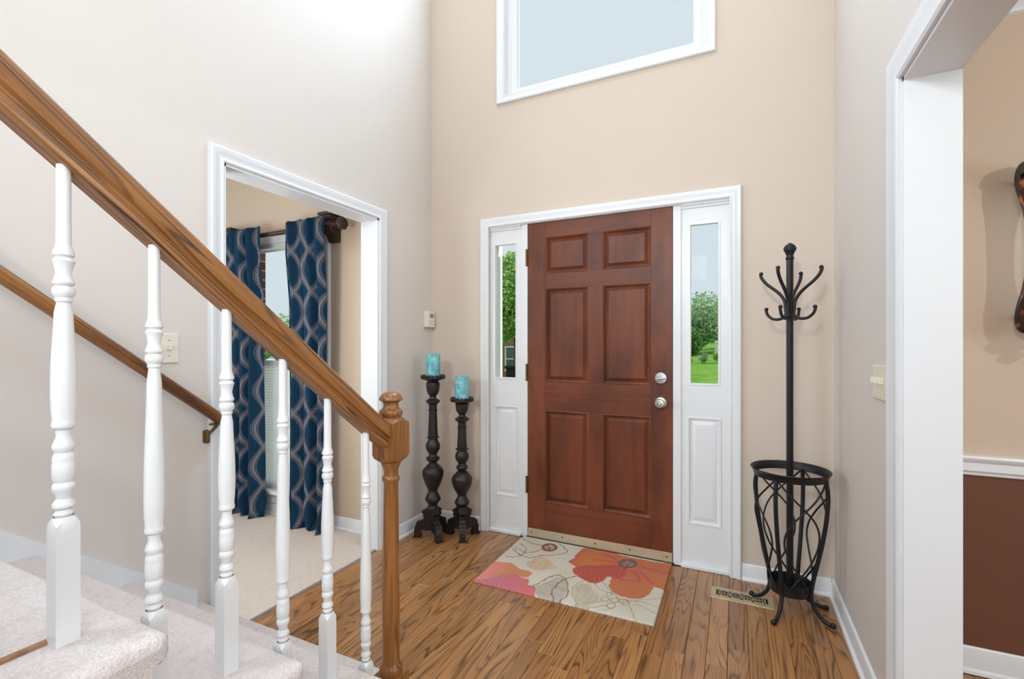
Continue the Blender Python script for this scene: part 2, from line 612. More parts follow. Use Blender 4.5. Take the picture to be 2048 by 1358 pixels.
# living room opening: path runs so that "left of the path" is away from the opening
t = MB().mitred([(2.265, 0), (2.265, 2.045), (1.29, 2.045), (1.29, 0)], [(-a, b) for a, b in prof(0.064)], (XL, 0, 0), (0, 1, 0), (0, 0, 1), (1, 0, 0))
build('trim_1', t, M['white'], smooth=25, kind='structure', label='white moulded casing around the opening to the living room')
j = MB().box(XLB - 0.006, XL + 0.004, 2.253, 2.2655, 0, 2.045).box(XLB - 0.006, XL + 0.004, 1.2895, 1.302, 0, 2.045).box(XLB - 0.006, XL + 0.004, 1.29, 2.265, 2.033, 2.0455)
build('trim_2', j, M['white'], kind='structure', label='white flat jambs lining the living room opening')
# dining opening
t = MB().mitred([(1.745, 0), (1.745, 2.045), (0.20, 2.045), (0.20, 0)], [(-a, b) for a, b in prof(0.088, 1.15)], (XR, 0, 0), (0, 1, 0), (0, 0, 1), (-1, 0, 0))
build('trim_3', t, M['white'], smooth=25, kind='structure', label='white moulded casing around the opening to the dining room')
j = MB().box(XR - 0.004, XRB + 0.006, 1.733, 1.7455, 0, 2.045).box(XR - 0.004, XRB + 0.006, 0.1995, 0.212, 0, 2.045).box(XR - 0.004, XRB + 0.006, 0.20, 1.745, 2.033, 2.0455)
build('trim_4', j, M['white'], kind='structure', label='wide white jambs lining the dining room opening')
# front door unit: outer casing
t = MB().mitred([(-1.518, 0), (-1.518, 2.068), (-0.027, 2.068), (-0.027, 0)], prof(0.060), (0, YF, 0), (1, 0, 0), (0, 0, 1), (0, -1, 0))
build('trim_5', t, M['white'], smooth=25, kind='structure', label='white moulded casing framing the front door and both sidelights')
# upper window casing (closed)
t = MB().mitred([(-1.400, 2.94), (-1.400, 4.75), (-0.150, 4.75), (-0.150, 2.94)], prof(0.054, 1.0), (0, YF, 0), (1, 0, 0), (0, 0, 1), (0, -1, 0), closed=True)
build('trim_6', t, M['white'], smooth=25, kind='structure', label='white picture frame casing of the tall upper window')

# ---- baseboards with a shoe moulding
BB = [(0, 0), (0, 0.024), (0.010, 0.022), (0.016, 0.013), (0.064, 0.013), (0.074, 0.010), (0.080, 0.009), (0.085, 0.004), (0.085, 0)]


def baseboard(name, a, b, nrm, z=0, label=None, s=1.0):
    """board along the wall line a-b, profile (height, depth)"""
    m = MB()
    k = len(BB)
    for p in (a, b):
        for h, d in BB:
            m.v.append((p[0] + nrm[0] * d, p[1] + nrm[1] * d, z + h * s))
    for i in range(k):
        i2 = (i + 1) % k
        m.f.append((i, i2, k + i2, k + i))
    m.f.append(tuple(range(k)))
    m.f.append(tuple(range(2 * k - 1, k - 1, -1)))
    return build(name, m, M['white'], smooth=30, kind='structure', label=label)


baseboard('baseboard_left', (XL, 2.329), (XL, YF), (1, 0), label='white baseboard on the left foyer wall behind the candle stands')
baseboard('baseboard_front', (XL + 0.012, YF), (-1.578, YF), (0, -1), label='short white baseboard between the left corner and the door casing')
baseboard('baseboard_front_right', (0.033, YF), (XR - 0.012, YF), (0, -1), label='short white baseboard behind the coat rack')
baseboard('baseboard_right', (XR, YF), (XR, 1.834), (-1, 0), label='white baseboard running along the right foyer wall')
baseboard('baseboard_living', (-2.62, YLIV), (XLB, YLIV), (0, -1), label='white baseboard in the living room right of the curtains')
baseboard('baseboard_living_window', (-5.0, YLIV), (-2.62, YLIV), (0, -1), label='white baseboard below the living room window')
baseboard('baseboard_dining', (XRB, YDIN), (4.0, YDIN), (0, -1), label='white baseboard below the brown dining room wall', s=1.15)

# dining chair rail and crown
CR = [(0, 0), (0.002, 0.010), (0.012, 0.012), (0.020, 0.020), (0.050, 0.016), (0.060, 0.028), (0.070, 0.032), (0.078, 0.028), (0.080, 0)]


def strip(name, prof_, x0, x1, y, z, label):
    m = MB()
    k = len(prof_)
    for xx in (x0, x1):
        for h, d in prof_:
            m.v.append((xx, y - d, z + h))
    for i in range(k):
        i2 = (i + 1) % k
        m.f.append((i, i2, k + i2, k + i))
    m.f.append(tuple(range(k)))
    m.f.append(tuple(range(2 * k - 1, k - 1, -1)))
    return build(name, m, M['white'], smooth=30, kind='structure', label=label)


strip('trim_7', CR, XRB, 4.0, YDIN, 0.758, 'white moulded chair rail between tan and brown dining room wall')
strip('trim_8', [(0, 0), (0.004, 0.014), (0.016, 0.016), (0.030, 0.030), (0.065, 0.055), (0.085, 0.085), (0.10, 0.088), (0.11, 0.10), (0.12, 0)], XRB, 4.0, YDIN, 2.50, 'white crown moulding at the top of the dining room wall')

# ---- upper window
win = thing('window_1', (-0.775, YF + 0.05, 2.94), 'tall fixed upper window above the front door showing only sky', kind='structure')
m = MB()
fy0, fy1 = YF + 0.045, YF + 0.085
ox0, ox1, oz0, oz1 = -1.400, -0.150, 2.94, 4.75
gx0, gx1, gz0, gz1 = -1.324, -0.212, 2.995, 4.69
loops = [(0.0, 0.0), (0.012, -0.012), (0.020, -0.010), (0.03, 0.004)]
m.mitred([(ox0, oz0), (ox0, oz1), (ox1, oz1), (ox1, oz0)], [(-0.0, 0.0), (-0.0, 0.022), (-0.020, 0.022), (-0.028, 0.012), (-0.060, 0.010), (-0.068, 0.0), (-0.068, -0.03), (0, -0.03)], (0, fy0 + 0.02, 0), (1, 0, 0), (0, 0, 1), (0, -1, 0), closed=True)
build('window_frame', m, M['white'], win, smooth=25)
build('pane', MB().box(ox0 + 0.06, ox1 - 0.06, fy0 + 0.03, fy0 + 0.036, oz0 + 0.05, oz1 - 0.05), M['glass'], win)
m = MB().box(ox0 - 0.003, ox0 + 0.004, YF - 0.001, YF + 0.15, oz0, oz1).box(ox1 - 0.004, ox1 + 0.003, YF - 0.001, YF + 0.15, oz0, oz1).box(ox0, ox1, YF - 0.001, YF + 0.15, oz0 - 0.003, oz0 + 0.004).box(ox0, ox1, YF - 0.001, YF + 0.15, oz1 - 0.004, oz1 + 0.003)
build('window_jamb', m, M['white'], win)

# ---- front door unit
DY = 2.845
door = thing('door_1', (-0.78, DY, 0), 'reddish brown six panel wooden front door with satin chrome lock', kind='structure')
dx0, dx1, dz0, dz1 = -1.234, -0.326, 0.020, 2.062
cA0, cA1, cB0, cB1 = -1.112, -0.824, -0.736, -0.446
rows = [(1.727, 1.966), (1.027, 1.633), (0.244, 0.842)]
TH = 0.044
for a, b in ((dx0, cA0), (cB1, dx1)):
    build('stile', MB().bbox(a, b, DY, DY + TH, dz0, dz1, 0.0015, 1), M['door_v'], door)
for a, b in ((dz0, rows[2][0]), (rows[2][1], rows[1][0]), (rows[1][1], rows[0][0]), (rows[0][1], dz1)):
    build('rail', MB().box(cA0 + 0.0004, cB1 - 0.0004, DY + 0.0006, DY + TH, a, b), M['door_h'], door)
for a, b in rows:
    build('mullion', MB().box(cA1, cB0, DY + 0.0009, DY + TH, a + 0.0003, b - 0.0003), M['door_v'], door)
for a, b in rows:
    for c0, c1 in ((cA0, cA1), (cB0, cB1)):
        mm = MB().panel(c0, c1, a, b, DY, [(0, 0.0), (0.004, -0.002), (0.014, 0.006), (0.017, 0.015), (0.020, 0.015), (0.034, 0.007), (0.038, 0.003), (0.040, 0.003)])
        build('panel', mm, M['door_v'], door, smooth=20)
# sweep strip with screws
sw = build('door_sweep', MB().bbox(dx0 + 0.001, dx1 - 0.001, DY - 0.007, DY - 0.0005, 0.010, 0.064, 0.002, 2), M['sweep'], door, label='pale brass strip along the door bottom')
for i in range(5):
    xx = dx0 + 0.028 + i * 0.2125
    s = MB()
    s.lathe((0, 0, 0), [(0.0045, -0.002), (0.0045, 0.001), (0.003, 0.002)], 10)
    s.v = [(xx + a, DY - 0.007 - c, 0.040 + b) for a, b, c in s.v]
    build('screw', s, M['dark'], sw)
# hinges
for zc in (1.842, 1.087, 0.348):
    h = MB().bbox(-1.2405, -1.2335, DY - 0.004, DY + 0.012, zc - 0.056, zc + 0.056, 0.001, 1)
    for k in range(5):
        h.lathe((-1.2425, DY - 0.006, zc - 0.056 + k * 0.0226), [(0.0062, 0.0005), (0.0068, 0.002), (0.0068, 0.020), (0.0062, 0.0216)], 12)
    build('hinge', h, M['brass'], door, smooth=40, label='aged brass hinge')


def ylathe(c, prof_, seg=28):
    """lathe with its axis towards the room (-y)"""
    q = MB().lathe((0, 0, 0), prof_, seg)
    q.v = [(c[0] + a, c[1] - d, c[2] + b) for a, b, d in q.v]
    return q


bolt = build('deadbolt', ylathe((-0.390, DY, 1.072), [(0.0345, 0), (0.0345, 0.006), (0.032, 0.010), (0.010, 0.011), (0.010, 0.016), (0, 0.016)]), M['chrome'], door, smooth=35, label='round satin chrome deadbolt')
tt = MB().tube(spline([(-0.415, DY - 0.020, 1.062), (-0.402, DY - 0.024, 1.067), (-0.390, DY - 0.022, 1.068), (-0.376, DY - 0.024, 1.069), (-0.364, DY - 0.020, 1.070)], 5), 0.0052, 8)
build('thumb_turn', tt, M['chrome'], bolt, smooth=40)
kn = build('door_knob', ylathe((-0.391, DY, 0.929), [(0.034, 0), (0.034, 0.005), (0.029, 0.011), (0.015, 0.014), (0.013, 0.030), (0.019, 0.036), (0.0265, 0.044), (0.027, 0.056), (0.023, 0.063), (0.013, 0.064), (0.011, 0.060), (0, 0.060)]), M['chrome'], door, smooth=35, label='round satin chrome door knob')
build('lock_button', ylathe((-0.391, DY - 0.060, 0.929), [(0.006, 0), (0.006, 0.007), (0, 0.008)], 14), M['chrome'], kn, smooth=40)
# threshold
build('threshold', MB().bbox(dx0 - 0.01, dx1 + 0.01, DY - 0.012, DY + 0.12, 0.0, 0.010, 0.003, 2), M['bronze'], door)

# posts between door and sidelights, head jamb
p = MB().bbox(-1.281, -1.237, DY - 0.003, YF + 0.13, 0, 2.070, 0.002, 1).bbox(-0.323, -0.279, DY - 0.003, YF + 0.13, 0, 2.070, 0.002, 1)
build('trim_9', p, M['white'], kind='structure', label='white posts between the front door and the sidelights')
build('trim_10', MB().box(-1.520, -0.025, YF - 0.002, YF + 0.13, 2.064, 2.078).box(-1.237, -0.323, DY + TH, DY + TH + 0.02, 2.045, 2.066), M['white'], kind='structure', label='white head jamb above the front door')


def sidelight(n, x0, x1, g0, g1, label):
    s = thing('window_%d' % n, ((x0 + x1) / 2, DY, 0), label, kind='structure')
    y0 = DY + 0.006
    m = MB()
    gz0_, gz1_ = 1.042, 1.949
    pz0, pz1 = 0.245, 0.856
    p0, p1 = g0 - 0.001, g1 + 0.018
    if n == 3:
        p0, p1 = g0 - 0.014, g1 + 0.013
    # frame boards around glass and lower panel
    m.box(x0, g0, y0, y0 + 0.04, gz0_, gz1_).box(g1, x1, y0, y0 + 0.04, gz0_, gz1_)
    m.box(x0, x1, y0, y0 + 0.04, gz1_, 2.066)
    m.box(x0, x1, y0, y0 + 0.04, pz1, gz0_).box(x0, x1, y0, y0 + 0.04, 0, pz0)
    m.box(x0, p0, y0, y0 + 0.04, pz0, pz1).box(p1, x1, y0, y0 + 0.04, pz0, pz1)
    build('sash', m, M['white'], s)
    q = MB().panel(p0, p1, pz0, pz1, y0, [(0, 0), (0.003, -0.004), (0.010, -0.003), (0.014, 0.007), (0.022, 0.009), (0.044, 0.001), (0.046, 0.001)])
    build('panel', q, M['white'], s, smooth=20)
    build('pane', MB().box(g0, g1, y0 + 0.022, y0 + 0.027, gz0_, gz1_), M['glass'], s)
    m = MB().mitred([(g0, gz0_), (g0, gz1_), (g1, gz1_), (g1, gz0_)], [(0.004, 0), (0.004, 0.004), (-0.003, 0.003), (-0.006, -0.015), (0, -0.02)], (0, y0, 0), (1, 0, 0), (0, 0, 1), (0, -1, 0), closed=True)
    build('glazing_bead', m, M['white'], s, smooth=25)
    # moulding at the head and a strip at the foot
    hm = MB()
    hm.v = []
    pr = [(2.040, 0), (2.042, 0.008), (2.052, 0.010), (2.058, 0.018), (2.068, 0.020), (2.068, 0)]
    for xx in (x0 + 0.002, x1 - 0.002):
        for zz, d in pr:
            hm.v.append((xx, y0 - d, zz))
    k = len(pr)
    hm.f = [(i, (i + 1) % k, k + (i + 1) % k, k + i) for i in range(k)] + [tuple(range(k)), tuple(range(2 * k - 1, k - 1, -1))]
    build('head_moulding', hm, M['white'], s)
    build('foot_strip', MB().bbox(x0 + 0.001, x1 - 0.001, y0 - 0.026, y0, 0, 0.022, 0.006, 3), M['white'], s)
    # outer reveal
    build('outer_jamb', MB().box(x0 - 0.002, x0 + 0.012, y0 + 0.04, y0 + 0.16, 0, 2.07).box(x1 - 0.012, x1 + 0.002, y0 + 0.04, y0 + 0.16, 0, 2.07).box(x0, x1, y0 + 0.04, y0 + 0.16, 0.98, 1.0), M['white'], s)
    return s


sidelight(2, -1.519, -1.280, -1.484, -1.324, 'narrow sidelight left of the front door showing a leafy tree')
sidelight(3, -0.280, -0.026, -0.232, -0.080, 'narrow sidelight right of the front door showing lawn and sky')

# ---- living room window
lw = thing('window_4', ((LWX0 + LWX1) / 2, YLIV, LWZ0), 'white double hung living room window between the curtains', kind='structure')
m = MB().mitred([(LWX0, LWZ0), (LWX0, LWZ1), (LWX1, LWZ1), (LWX1, LWZ0)], prof(0.07), (0, YLIV, 0), (1, 0, 0), (0, 0, 1), (0, -1, 0))
build('casing', m, M['white'], lw, smooth=25)
build('sill', MB().bbox(LWX0 - 0.09, LWX1 + 0.09, YLIV - 0.05, YLIV + 0.05, LWZ0 - 0.005, LWZ0 + 0.020, 0.006, 3), M['white'], lw)
build('apron', MB().bbox(LWX0 - 0.06, LWX1 + 0.06, YLIV - 0.016, YLIV, LWZ0 - 0.075, LWZ0 - 0.005, 0.003, 2), M['white'], lw)
zm = 1.122
for nm, za, zb, yy in (('upper_sash', zm - 0.02, LWZ1, YLIV + 0.07), ('lower_sash', LWZ0 + 0.02, zm + 0.02, YLIV + 0.04)):
    m = MB().mitred([(LWX0, za), (LWX0, zb), (LWX1, zb), (LWX1, za)], [(0, 0), (0, 0.012), (-0.032, 0.012), (-0.038, 0.004), (-0.038, -0.012), (0, -0.012)], (0, yy, 0), (1, 0, 0), (0, 0, 1), (0, -1, 0), closed=True)
    sa = build(nm, m, M['white'], lw, smooth=25)
    build('pane', MB().box(LWX0 + 0.036, LWX1 - 0.036, yy, yy + 0.004, za + 0.036, zb - 0.036), M['glass'], sa)
build('head_stop', MB().box(LWX0, LWX1, YLIV + 0.005, YLIV + 0.06, LWZ1 - 0.03, LWZ1), M['white'], lw)
bl = thing('window_blind', ((LWX0 + LWX1) / 2, YLIV + 0.01, LWZ0 + 0.02), 'white horizontal blind drawn over the lower half of the living room window', 'blind')
M['slat'] = flat('white_blind_slat', (0.90, 0.91, 0.92, 1), 0.5, 0.3)


def translucent(m, amount):
    nt = m.node_tree
    p_ = nt.nodes['Principled BSDF']
    o_ = [n for n in nt.nodes if n.type == 'OUTPUT_MATERIAL'][0]
    tr_ = nt.nodes.new('ShaderNodeBsdfTranslucent')
    tr_.inputs[0].default_value = (0.95, 0.96, 0.97, 1)
    mx_ = nt.nodes.new('ShaderNodeMixShader')
    mx_.inputs[0].default_value = amount
    nt.links.new(p_.outputs[0], mx_.inputs[1])
    nt.links.new(tr_.outputs[0], mx_.inputs[2])
    nt.links.new(mx_.outputs[0], o_.inputs[0])


translucent(M['slat'], 0.6)
slat = MB()
for i in range(6):
    u = -0.011 + 0.022 * i / 5
    slat.v += [(LWX0 + 0.02, u * 0.94, u * 0.8 - 3.0 * u * u), (LWX1 - 0.02, u * 0.94, u * 0.8 - 3.0 * u * u)]
slat.f = [(2 * i, 2 * i + 1, 2 * i + 3, 2 * i + 2) for i in range(5)]
sm = bpy.data.meshes.new('slat')
sm.from_pydata([(a - ORIGIN[bl.name][0], b, c) for a, b, c in slat.v], [], slat.f)
sm.materials.append(M['slat'])
for k in range(46):
    o = bpy.data.objects.new('slat', sm)
    o.location = (0, 0.004, 0.012 + k * 0.0205)
    COL.objects.link(o)
    o.parent = bl
build('bottom_rail', MB().bbox(LWX0 + 0.02, LWX1 - 0.02, YLIV + 0.004, YLIV + 0.026, LWZ0 + 0.021, LWZ0 + 0.030, 0.003, 2), M['slat'], bl)
build('head_rail', MB().bbox(LWX0 + 0.015, LWX1 - 0.015, YLIV + 0.002, YLIV + 0.028, zm + 0.0, zm + 0.03, 0.003, 2), M['slat'], bl)
# brick outside the window, left reveal


def brick_mat():
    t = NT('red_brown_brick', 0.9, 0.2)
    b = t.n('ShaderNodeTexBrick')
    v = t.coord('Position')
    sep = t.n('ShaderNodeSeparateXYZ')
    t.lk(v, sep.inputs[0])
    cb = t.n('ShaderNodeCombineXYZ')
    t.lk(t.math('ADD', sep.outputs[0], sep.outputs[1]), cb.inputs[0])
    t.lk(sep.outputs[2], cb.inputs[1])
    t.lk(cb.outputs[0], b.inputs['Vector'])
    b.inputs['Color1'].default_value = rgb(150, 104, 82)
    b.inputs['Color2'].default_value = rgb(120, 78, 60)
    b.inputs['Mortar'].default_value = rgb(190, 178, 164)
    b.inputs['Scale'].default_value = 1.0
    b.inputs['Brick Width'].default_value = 0.21
    b.inputs['Row Height'].default_value = 0.075
    b.inputs['Mortar Size'].default_value = 0.006
    t.color(b.outputs[0])
    return t.m


M['brick'] = brick_mat()
m = MB().box(-5.1, LWX0 + 0.03, YLIV + 0.125, YLIV + 0.185, -0.4, 5.6).box(LWX1 - 0.03, XLB, YLIV + 0.125, YLIV + 0.185, -0.4, 5.6).box(LWX0 + 0.03, LWX1 - 0.03, YLIV + 0.125, YLIV + 0.185, -0.4, LWZ0 - 0.02).box(LWX0 + 0.03, LWX1 - 0.03, YLIV + 0.125, YLIV + 0.185, LWZ1 + 0.02, 5.6)
build('wall_outer_brick', m, M['brick'], kind='structure', label='brick outer face beyond the living room window')

# ---- staircase, carpeted, climbing towards the camera along the left wall
RISE, RUN = 0.2015, 0.2575
NOSE1 = 1.213
XSIDE = -0.800
st = thing('staircase', (-1.39, 0, 0), 'staircase covered in pale plush carpet along the left wall', kind='structure')
for k in range(1, 11):
    z = RISE * k
    yn = NOSE1 - RUN * (k - 1)
    yb = yn - RUN - 0.03
    # side profile of one carpeted step: rounded nosing and a riser below it
    pr = [(yb, z - 0.03), (yb, z)]
    for i in range(7):
        a = math.radians(90 - i * 30)
        pr.append((yn - 0.022 + 0.022 * math.cos(a), z - 0.022 + 0.022 * math.sin(a)))
    pr += [(yn - 0.030, z - 0.046), (yn - 0.030, max(0.0, z - RISE)), (yb, max(0.0, z - RISE))]
    b = MB()
    n = len(pr)
    xs = [XL + 0.001, XSIDE - 0.022, XSIDE - 0.010, XSIDE - 0.003, XSIDE]
    ins = [0, 0, 0.003, 0.010, 0.022]
    for xx, dd in zip(xs, ins):
        for yy, zz in pr:
            b.v.append((xx, min(yy, yn - dd) if yy > yn - 0.028 else yy, min(zz, z - dd)))
    for i in range(len(xs) - 1):
        for q in range(n):
            q2 = (q + 1) % n
            b.f.append((i * n + q, i * n + q2, (i + 1) * n + q2, (i + 1) * n + q))
    b.f.append(tuple(range(n)))
    b.f.append(tuple(range(5 * n - 1, 4 * n - 1, -1)))
    build('step', b, M['carpet'], st, smooth=40)
# dark wooden edge showing between the carpet pieces under the rail
M['edgewood'] = flat('worn_wood_edge', rgb(150, 112, 84), 0.7, 0.3, var=0.3, vscale=70)
for k in (4, 5):
    z = RISE * k
    yn = NOSE1 - RUN * (k - 1)
    y1 = yn - 0.098 if k == 4 else yn - 0.04
    build('carpet_edge', MB().bbox(-0.937, -0.927, yn - RUN + 0.0, y1, z - 0.004, z + 0.006, 0.002, 2), M['edgewood'], st)
# skirt board against the wall
sl = RISE / RUN
m = MB()
ye, zt = 1.175, 0.262
ytop = -1.2
pl = [(ye, 0.0), (ye, zt), (ytop, zt + (ye - ytop) * sl), (ytop, zt + (ye - ytop) * sl - 0.5)]
m.extrude(pl, (XL, 0, 0), (0, 1, 0), (0, 0, 1), (1, 0, 0), 0.0, 0.018)
build('trim_11', m, M['white'], kind='structure', label='white sloping skirt board along the stairs')

# ================================================================ stair railing
XRAIL = -0.916
rl = thing('stair_railing', (XRAIL, 1.097, 0.2), 'white turned balusters under a stained oak handrail ending at a round capped newel post', 'railing')
# handrail: bread-loaf profile extruded along the slope
th = math.atan(0.789)
yN, zN = 1.072, 0.951          # underside at the newel
A = Vector((XRAIL, yN, zN))
dirv = Vector((0, -math.cos(th), math.sin(th)))
upv = Vector((0, math.sin(th), math.cos(th)))
Lr = 2.6
hp = [(-0.0175, 0.0), (-0.0205, 0.003), (-0.0215, 0.009), (-0.0205, 0.0145), (-0.0175, 0.018), (-0.0185, 0.021), (-0.0265, 0.0245), (-0.0295, 0.030), (-0.0290, 0.044), (-0.025, 0.055), (-0.015, 0.0615), (0, 0.0635)]
hp = hp + [(-a, b) for a, b in reversed(hp[:-1])]
rail = MB()
nh = len(hp)
for L in (0.0, Lr):
    for a, b in hp:
        p = A + dirv * L + upv * b + Vector((a, 0, 0))
        if L == 0.0:   # plumb cut against the newel
            p = p - dirv * ((p.y - yN) / dirv.y)
        rail.v.append(tuple(p))
for i in range(nh):
    i2 = (i + 1) % nh
    rail.f.append((i, i2, nh + i2, nh + i))
rail.f.append(tuple(range(nh)))
rail.f.append(tuple(range(2 * nh - 1, nh - 1, -1)))


# rail axes: x stays, local y runs down the slope so the frame is right handed
dirv_down = -dirv
Rm = Matrix((Vector((1, 0, 0)), dirv_down, upv)).transposed()


def along_slope(o):
    inv = Rm.inverted()
    for v in o.data.vertices:
        v.co = inv @ v.co
    o.rotation_euler = Rm.to_euler()
    return o


along_slope(build('handrail', rail, M['rail_oak'], rl, smooth=28, label='stained oak handrail'))

# balusters: two patterns, the second with a longer vase


def baluster_profile(extra, top):
    d = [(0.0230, .187), (0.0250, .194), (0.0215, .200), (0.0262, .2045), (0.0265, .209), (0.0225, .2165), (0.0232, .224), (0.0262, .230), (0.0272, .234), (0.0262, .238), (0.0242, .2415),
         (0.0268, .2475), (0.0270, .269), (0.0258, .271), (0.0268, .276), (0.0258, .281), (0.0238, .286), (0.0262, .292), (0.0274, .296), (0.0250, .301), (0.0222, .311), (0.0228, .320), (0.0272, .324), (0.0290, .328), (0.0272, .332),
         (0.0262, .336), (0.0290, .352), (0.0303, .375), (0.0300, .395)]
    d2 = [(0.0215, .511), (0.0235, .514), (0.0232, .519), (0.0262, .524), (0.0272, .530), (0.0258, .5345), (0.0225, .5366), (0.0256, .539), (0.0265, .542), (0.0245, .547), (0.0228, .556), (0.0245, .5676), (0.0268, .574), (0.0235, .5795), (0.0262, .583), (0.0262, .587), (0.0210, .594), (0.0185, .600), (0.0176, .640)]
    q_ = lambda a: a if a > 0.0262 else max(0.0165, 0.0262 + (a - 0.0262) * 2.2)
    d = [(q_(a), z) for a, z in d]
    d2 = [(q_(a) if 0.51 < z < 0.594 else a, z) for a, z in d2]
    out = [(a / 2, z) for a, z in d]
    # vase taper
    z0, z1 = .395, .511 + extra
    for i in range(1, 8):
        t = i / 8
        s = t * t * (3 - 2 * t)
        out.append(((0.0300 * (1 - s) + 0.0215 * s) / 2, z0 + (z1 - z0) * t))
    out += [(a / 2, z + extra) for a, z in d2]
    out.append((0.0172 / 2, top))
    return out


def make_baluster(y, tread, extra):
    zt = RISE * tread
    c = (XRAIL, y, zt)
    zrail = zN + (yN - y) * 0.789 + 0.004
    m = MB()
    h = 0.0145
    # square block with rounded shoulders (lamb's tongue)
    lv = [(1.0, 0.0), (1.0, 0.170), (0.9, 0.172)]
    o = len(m.v)
    S = 12
    rings = []
    for sc, z in lv:
        rings.append([(h * sc * sx, h * sc * sy, z) for sx, sy in ((1, -1), (1, 1), (-1, 1), (-1, -1))])
    for rg in rings:
        m.v += [(c[0] + a, c[1] + b, c[2] + z) for a, b, z in rg]
    for i in range(len(rings) - 1):
        for k in range(4):
            k2 = (k + 1) % 4
            m.f.append((o + i * 4 + k, o + i * 4 + k2, o + i * 4 + 4 + k2, o + i * 4 + 4 + k))
    m.f.append((o + 3, o + 2, o + 1, o))
    # shoulder: faces arch up towards the turned part
    o2 = len(m.v)
    seg = 32
    for k in range(seg):
        a = 2 * math.pi * k / seg
        ca, sa = math.cos(a), math.sin(a)
        q = 1 / max(abs(ca), abs(sa))
        rr = h * 0.985 * q
        z = 0.1795 + 0.0085 * (1 - (q - 1) / 0.4142)
        m.v.append((c[0] + rr * ca, c[1] + rr * sa, c[2] + z - 0.002))
    for k in range(seg):
        a = 2 * math.pi * k / seg
        m.v.append((c[0] + 0.0122 * math.cos(a), c[1] + 0.0122 * math.sin(a), c[2] + 0.190))
    for k in range(seg):
        k2 = (k + 1) % seg
        m.f.append((o2 + k, o2 + k2, o2 + seg + k2, o2 + seg + k))
    # close between square top ring and shoulder ring
    o3 = len(m.v)
    for k in range(seg):
        a = 2 * math.pi * k / seg
        q = 1 / max(abs(math.cos(a)), abs(math.sin(a)))
        rr = h * q
        m.v.append((c[0] + rr * math.cos(a), c[1] + rr * math.sin(a), c[2] + 0.168))
    for k in range(seg):
        k2 = (k + 1) % seg
        m.f.append((o3 + k, o3 + k2, o2 + k2, o2 + k))
    m.lathe(c, baluster_profile(extra, zrail - zt), 24)
    return build('baluster', m, M['balwhite'], rl, smooth=32)


for y, tr, ex in ((0.350, 4, 0), (0.4725, 3, 0.098), (0.602, 3, 0), (0.731, 2, 0.098), (0.8586, 2, 0), (0.993, 1, 0.098), (0.221, 4, 0.098), (0.092, 5, 0)):
    make_baluster(y, tr, ex)

# newel post
NY = 1.097
nw = MB()
c = (XRAIL, NY, 0.0)
hb = 0.0375
zb = RISE
# base block
nw.bbox(XRAIL - hb, XRAIL + hb, NY - hb, NY + hb, zb, 0.293, 0.003, 2)
nw.lathe(c, [(0.030, .288), (0.0335, .303), (0.0335, .312), (0.030, .319), (0.027, .323), (0.0252, .330), (0.0250, .50), (0.0240, .62), (0.0225, .74), (0.0208, .851), (0.0222, .856), (0.0250, .861), (0.0258, .866), (0.0245, .871), (0.0210, .875), (0.0205, .884), (0.0225, .895), (0.0265, .905), (0.0290, .911), (0.0285, .916), (0.026, .919)], 32)
newel = build('newel_post', nw, M['newel_oak'], rl, smooth=32, label='stained oak newel post with turned shaft')
# upper block with arched shoulders
ub = MB()
lv = [(0.028, 0.914), (hb * 0.90, 0.921), (hb, 0.932), (hb, 1.024), (hb * 0.97, 1.034), (0.030, 1.046)]
seg = 32
for i, (h, z) in enumerate(lv):
    for k in range(seg):
        a = 2 * math.pi * k / seg
        ca, sa = math.cos(a), math.sin(a)
        q = 1 / max(abs(ca), abs(sa))
        q = q if 0 < i < len(lv) - 1 else 1.0
        dz = 0.0
        if i in (3, 4):
            dz = 0.008 * (1 - (q - 1) / 0.4142) - 0.004
        if i in (1, 2):
            dz = -0.007 * (1 - (q - 1) / 0.4142) + 0.004
        ub.v.append((XRAIL + h * q * ca, NY + h * q * sa, z + dz))
for i in range(len(lv) - 1):
    for k in range(seg):
        k2 = (k + 1) % seg
        ub.f.append((i * seg + k, i * seg + k2, (i + 1) * seg + k2, (i + 1) * seg + k))
ub.f.append(tuple(reversed(range(seg))))
ub.f.append(tuple(range((len(lv) - 1) * seg, len(lv) * seg)))
build('newel_block', ub, M['newel_oak'], newel, smooth=30)
cap = MB().lathe(c, [(0.028, 1.036), (0.030, 1.048), (0.0335, 1.053), (0.0345, 1.059), (0.0325, 1.066), (0.028, 1.069), (0.0235, 1.073), (0.0215, 1.081), (0.023, 1.089), (0.030, 1.0935), (0.0340, 1.0965), (0.0340, 1.100), (0.031, 1.107), (0.024, 1.1145), (0.014, 1.119), (0.0005, 1.121)], 32)
build('newel_cap', cap, M['newel_oak'], newel, smooth=40)

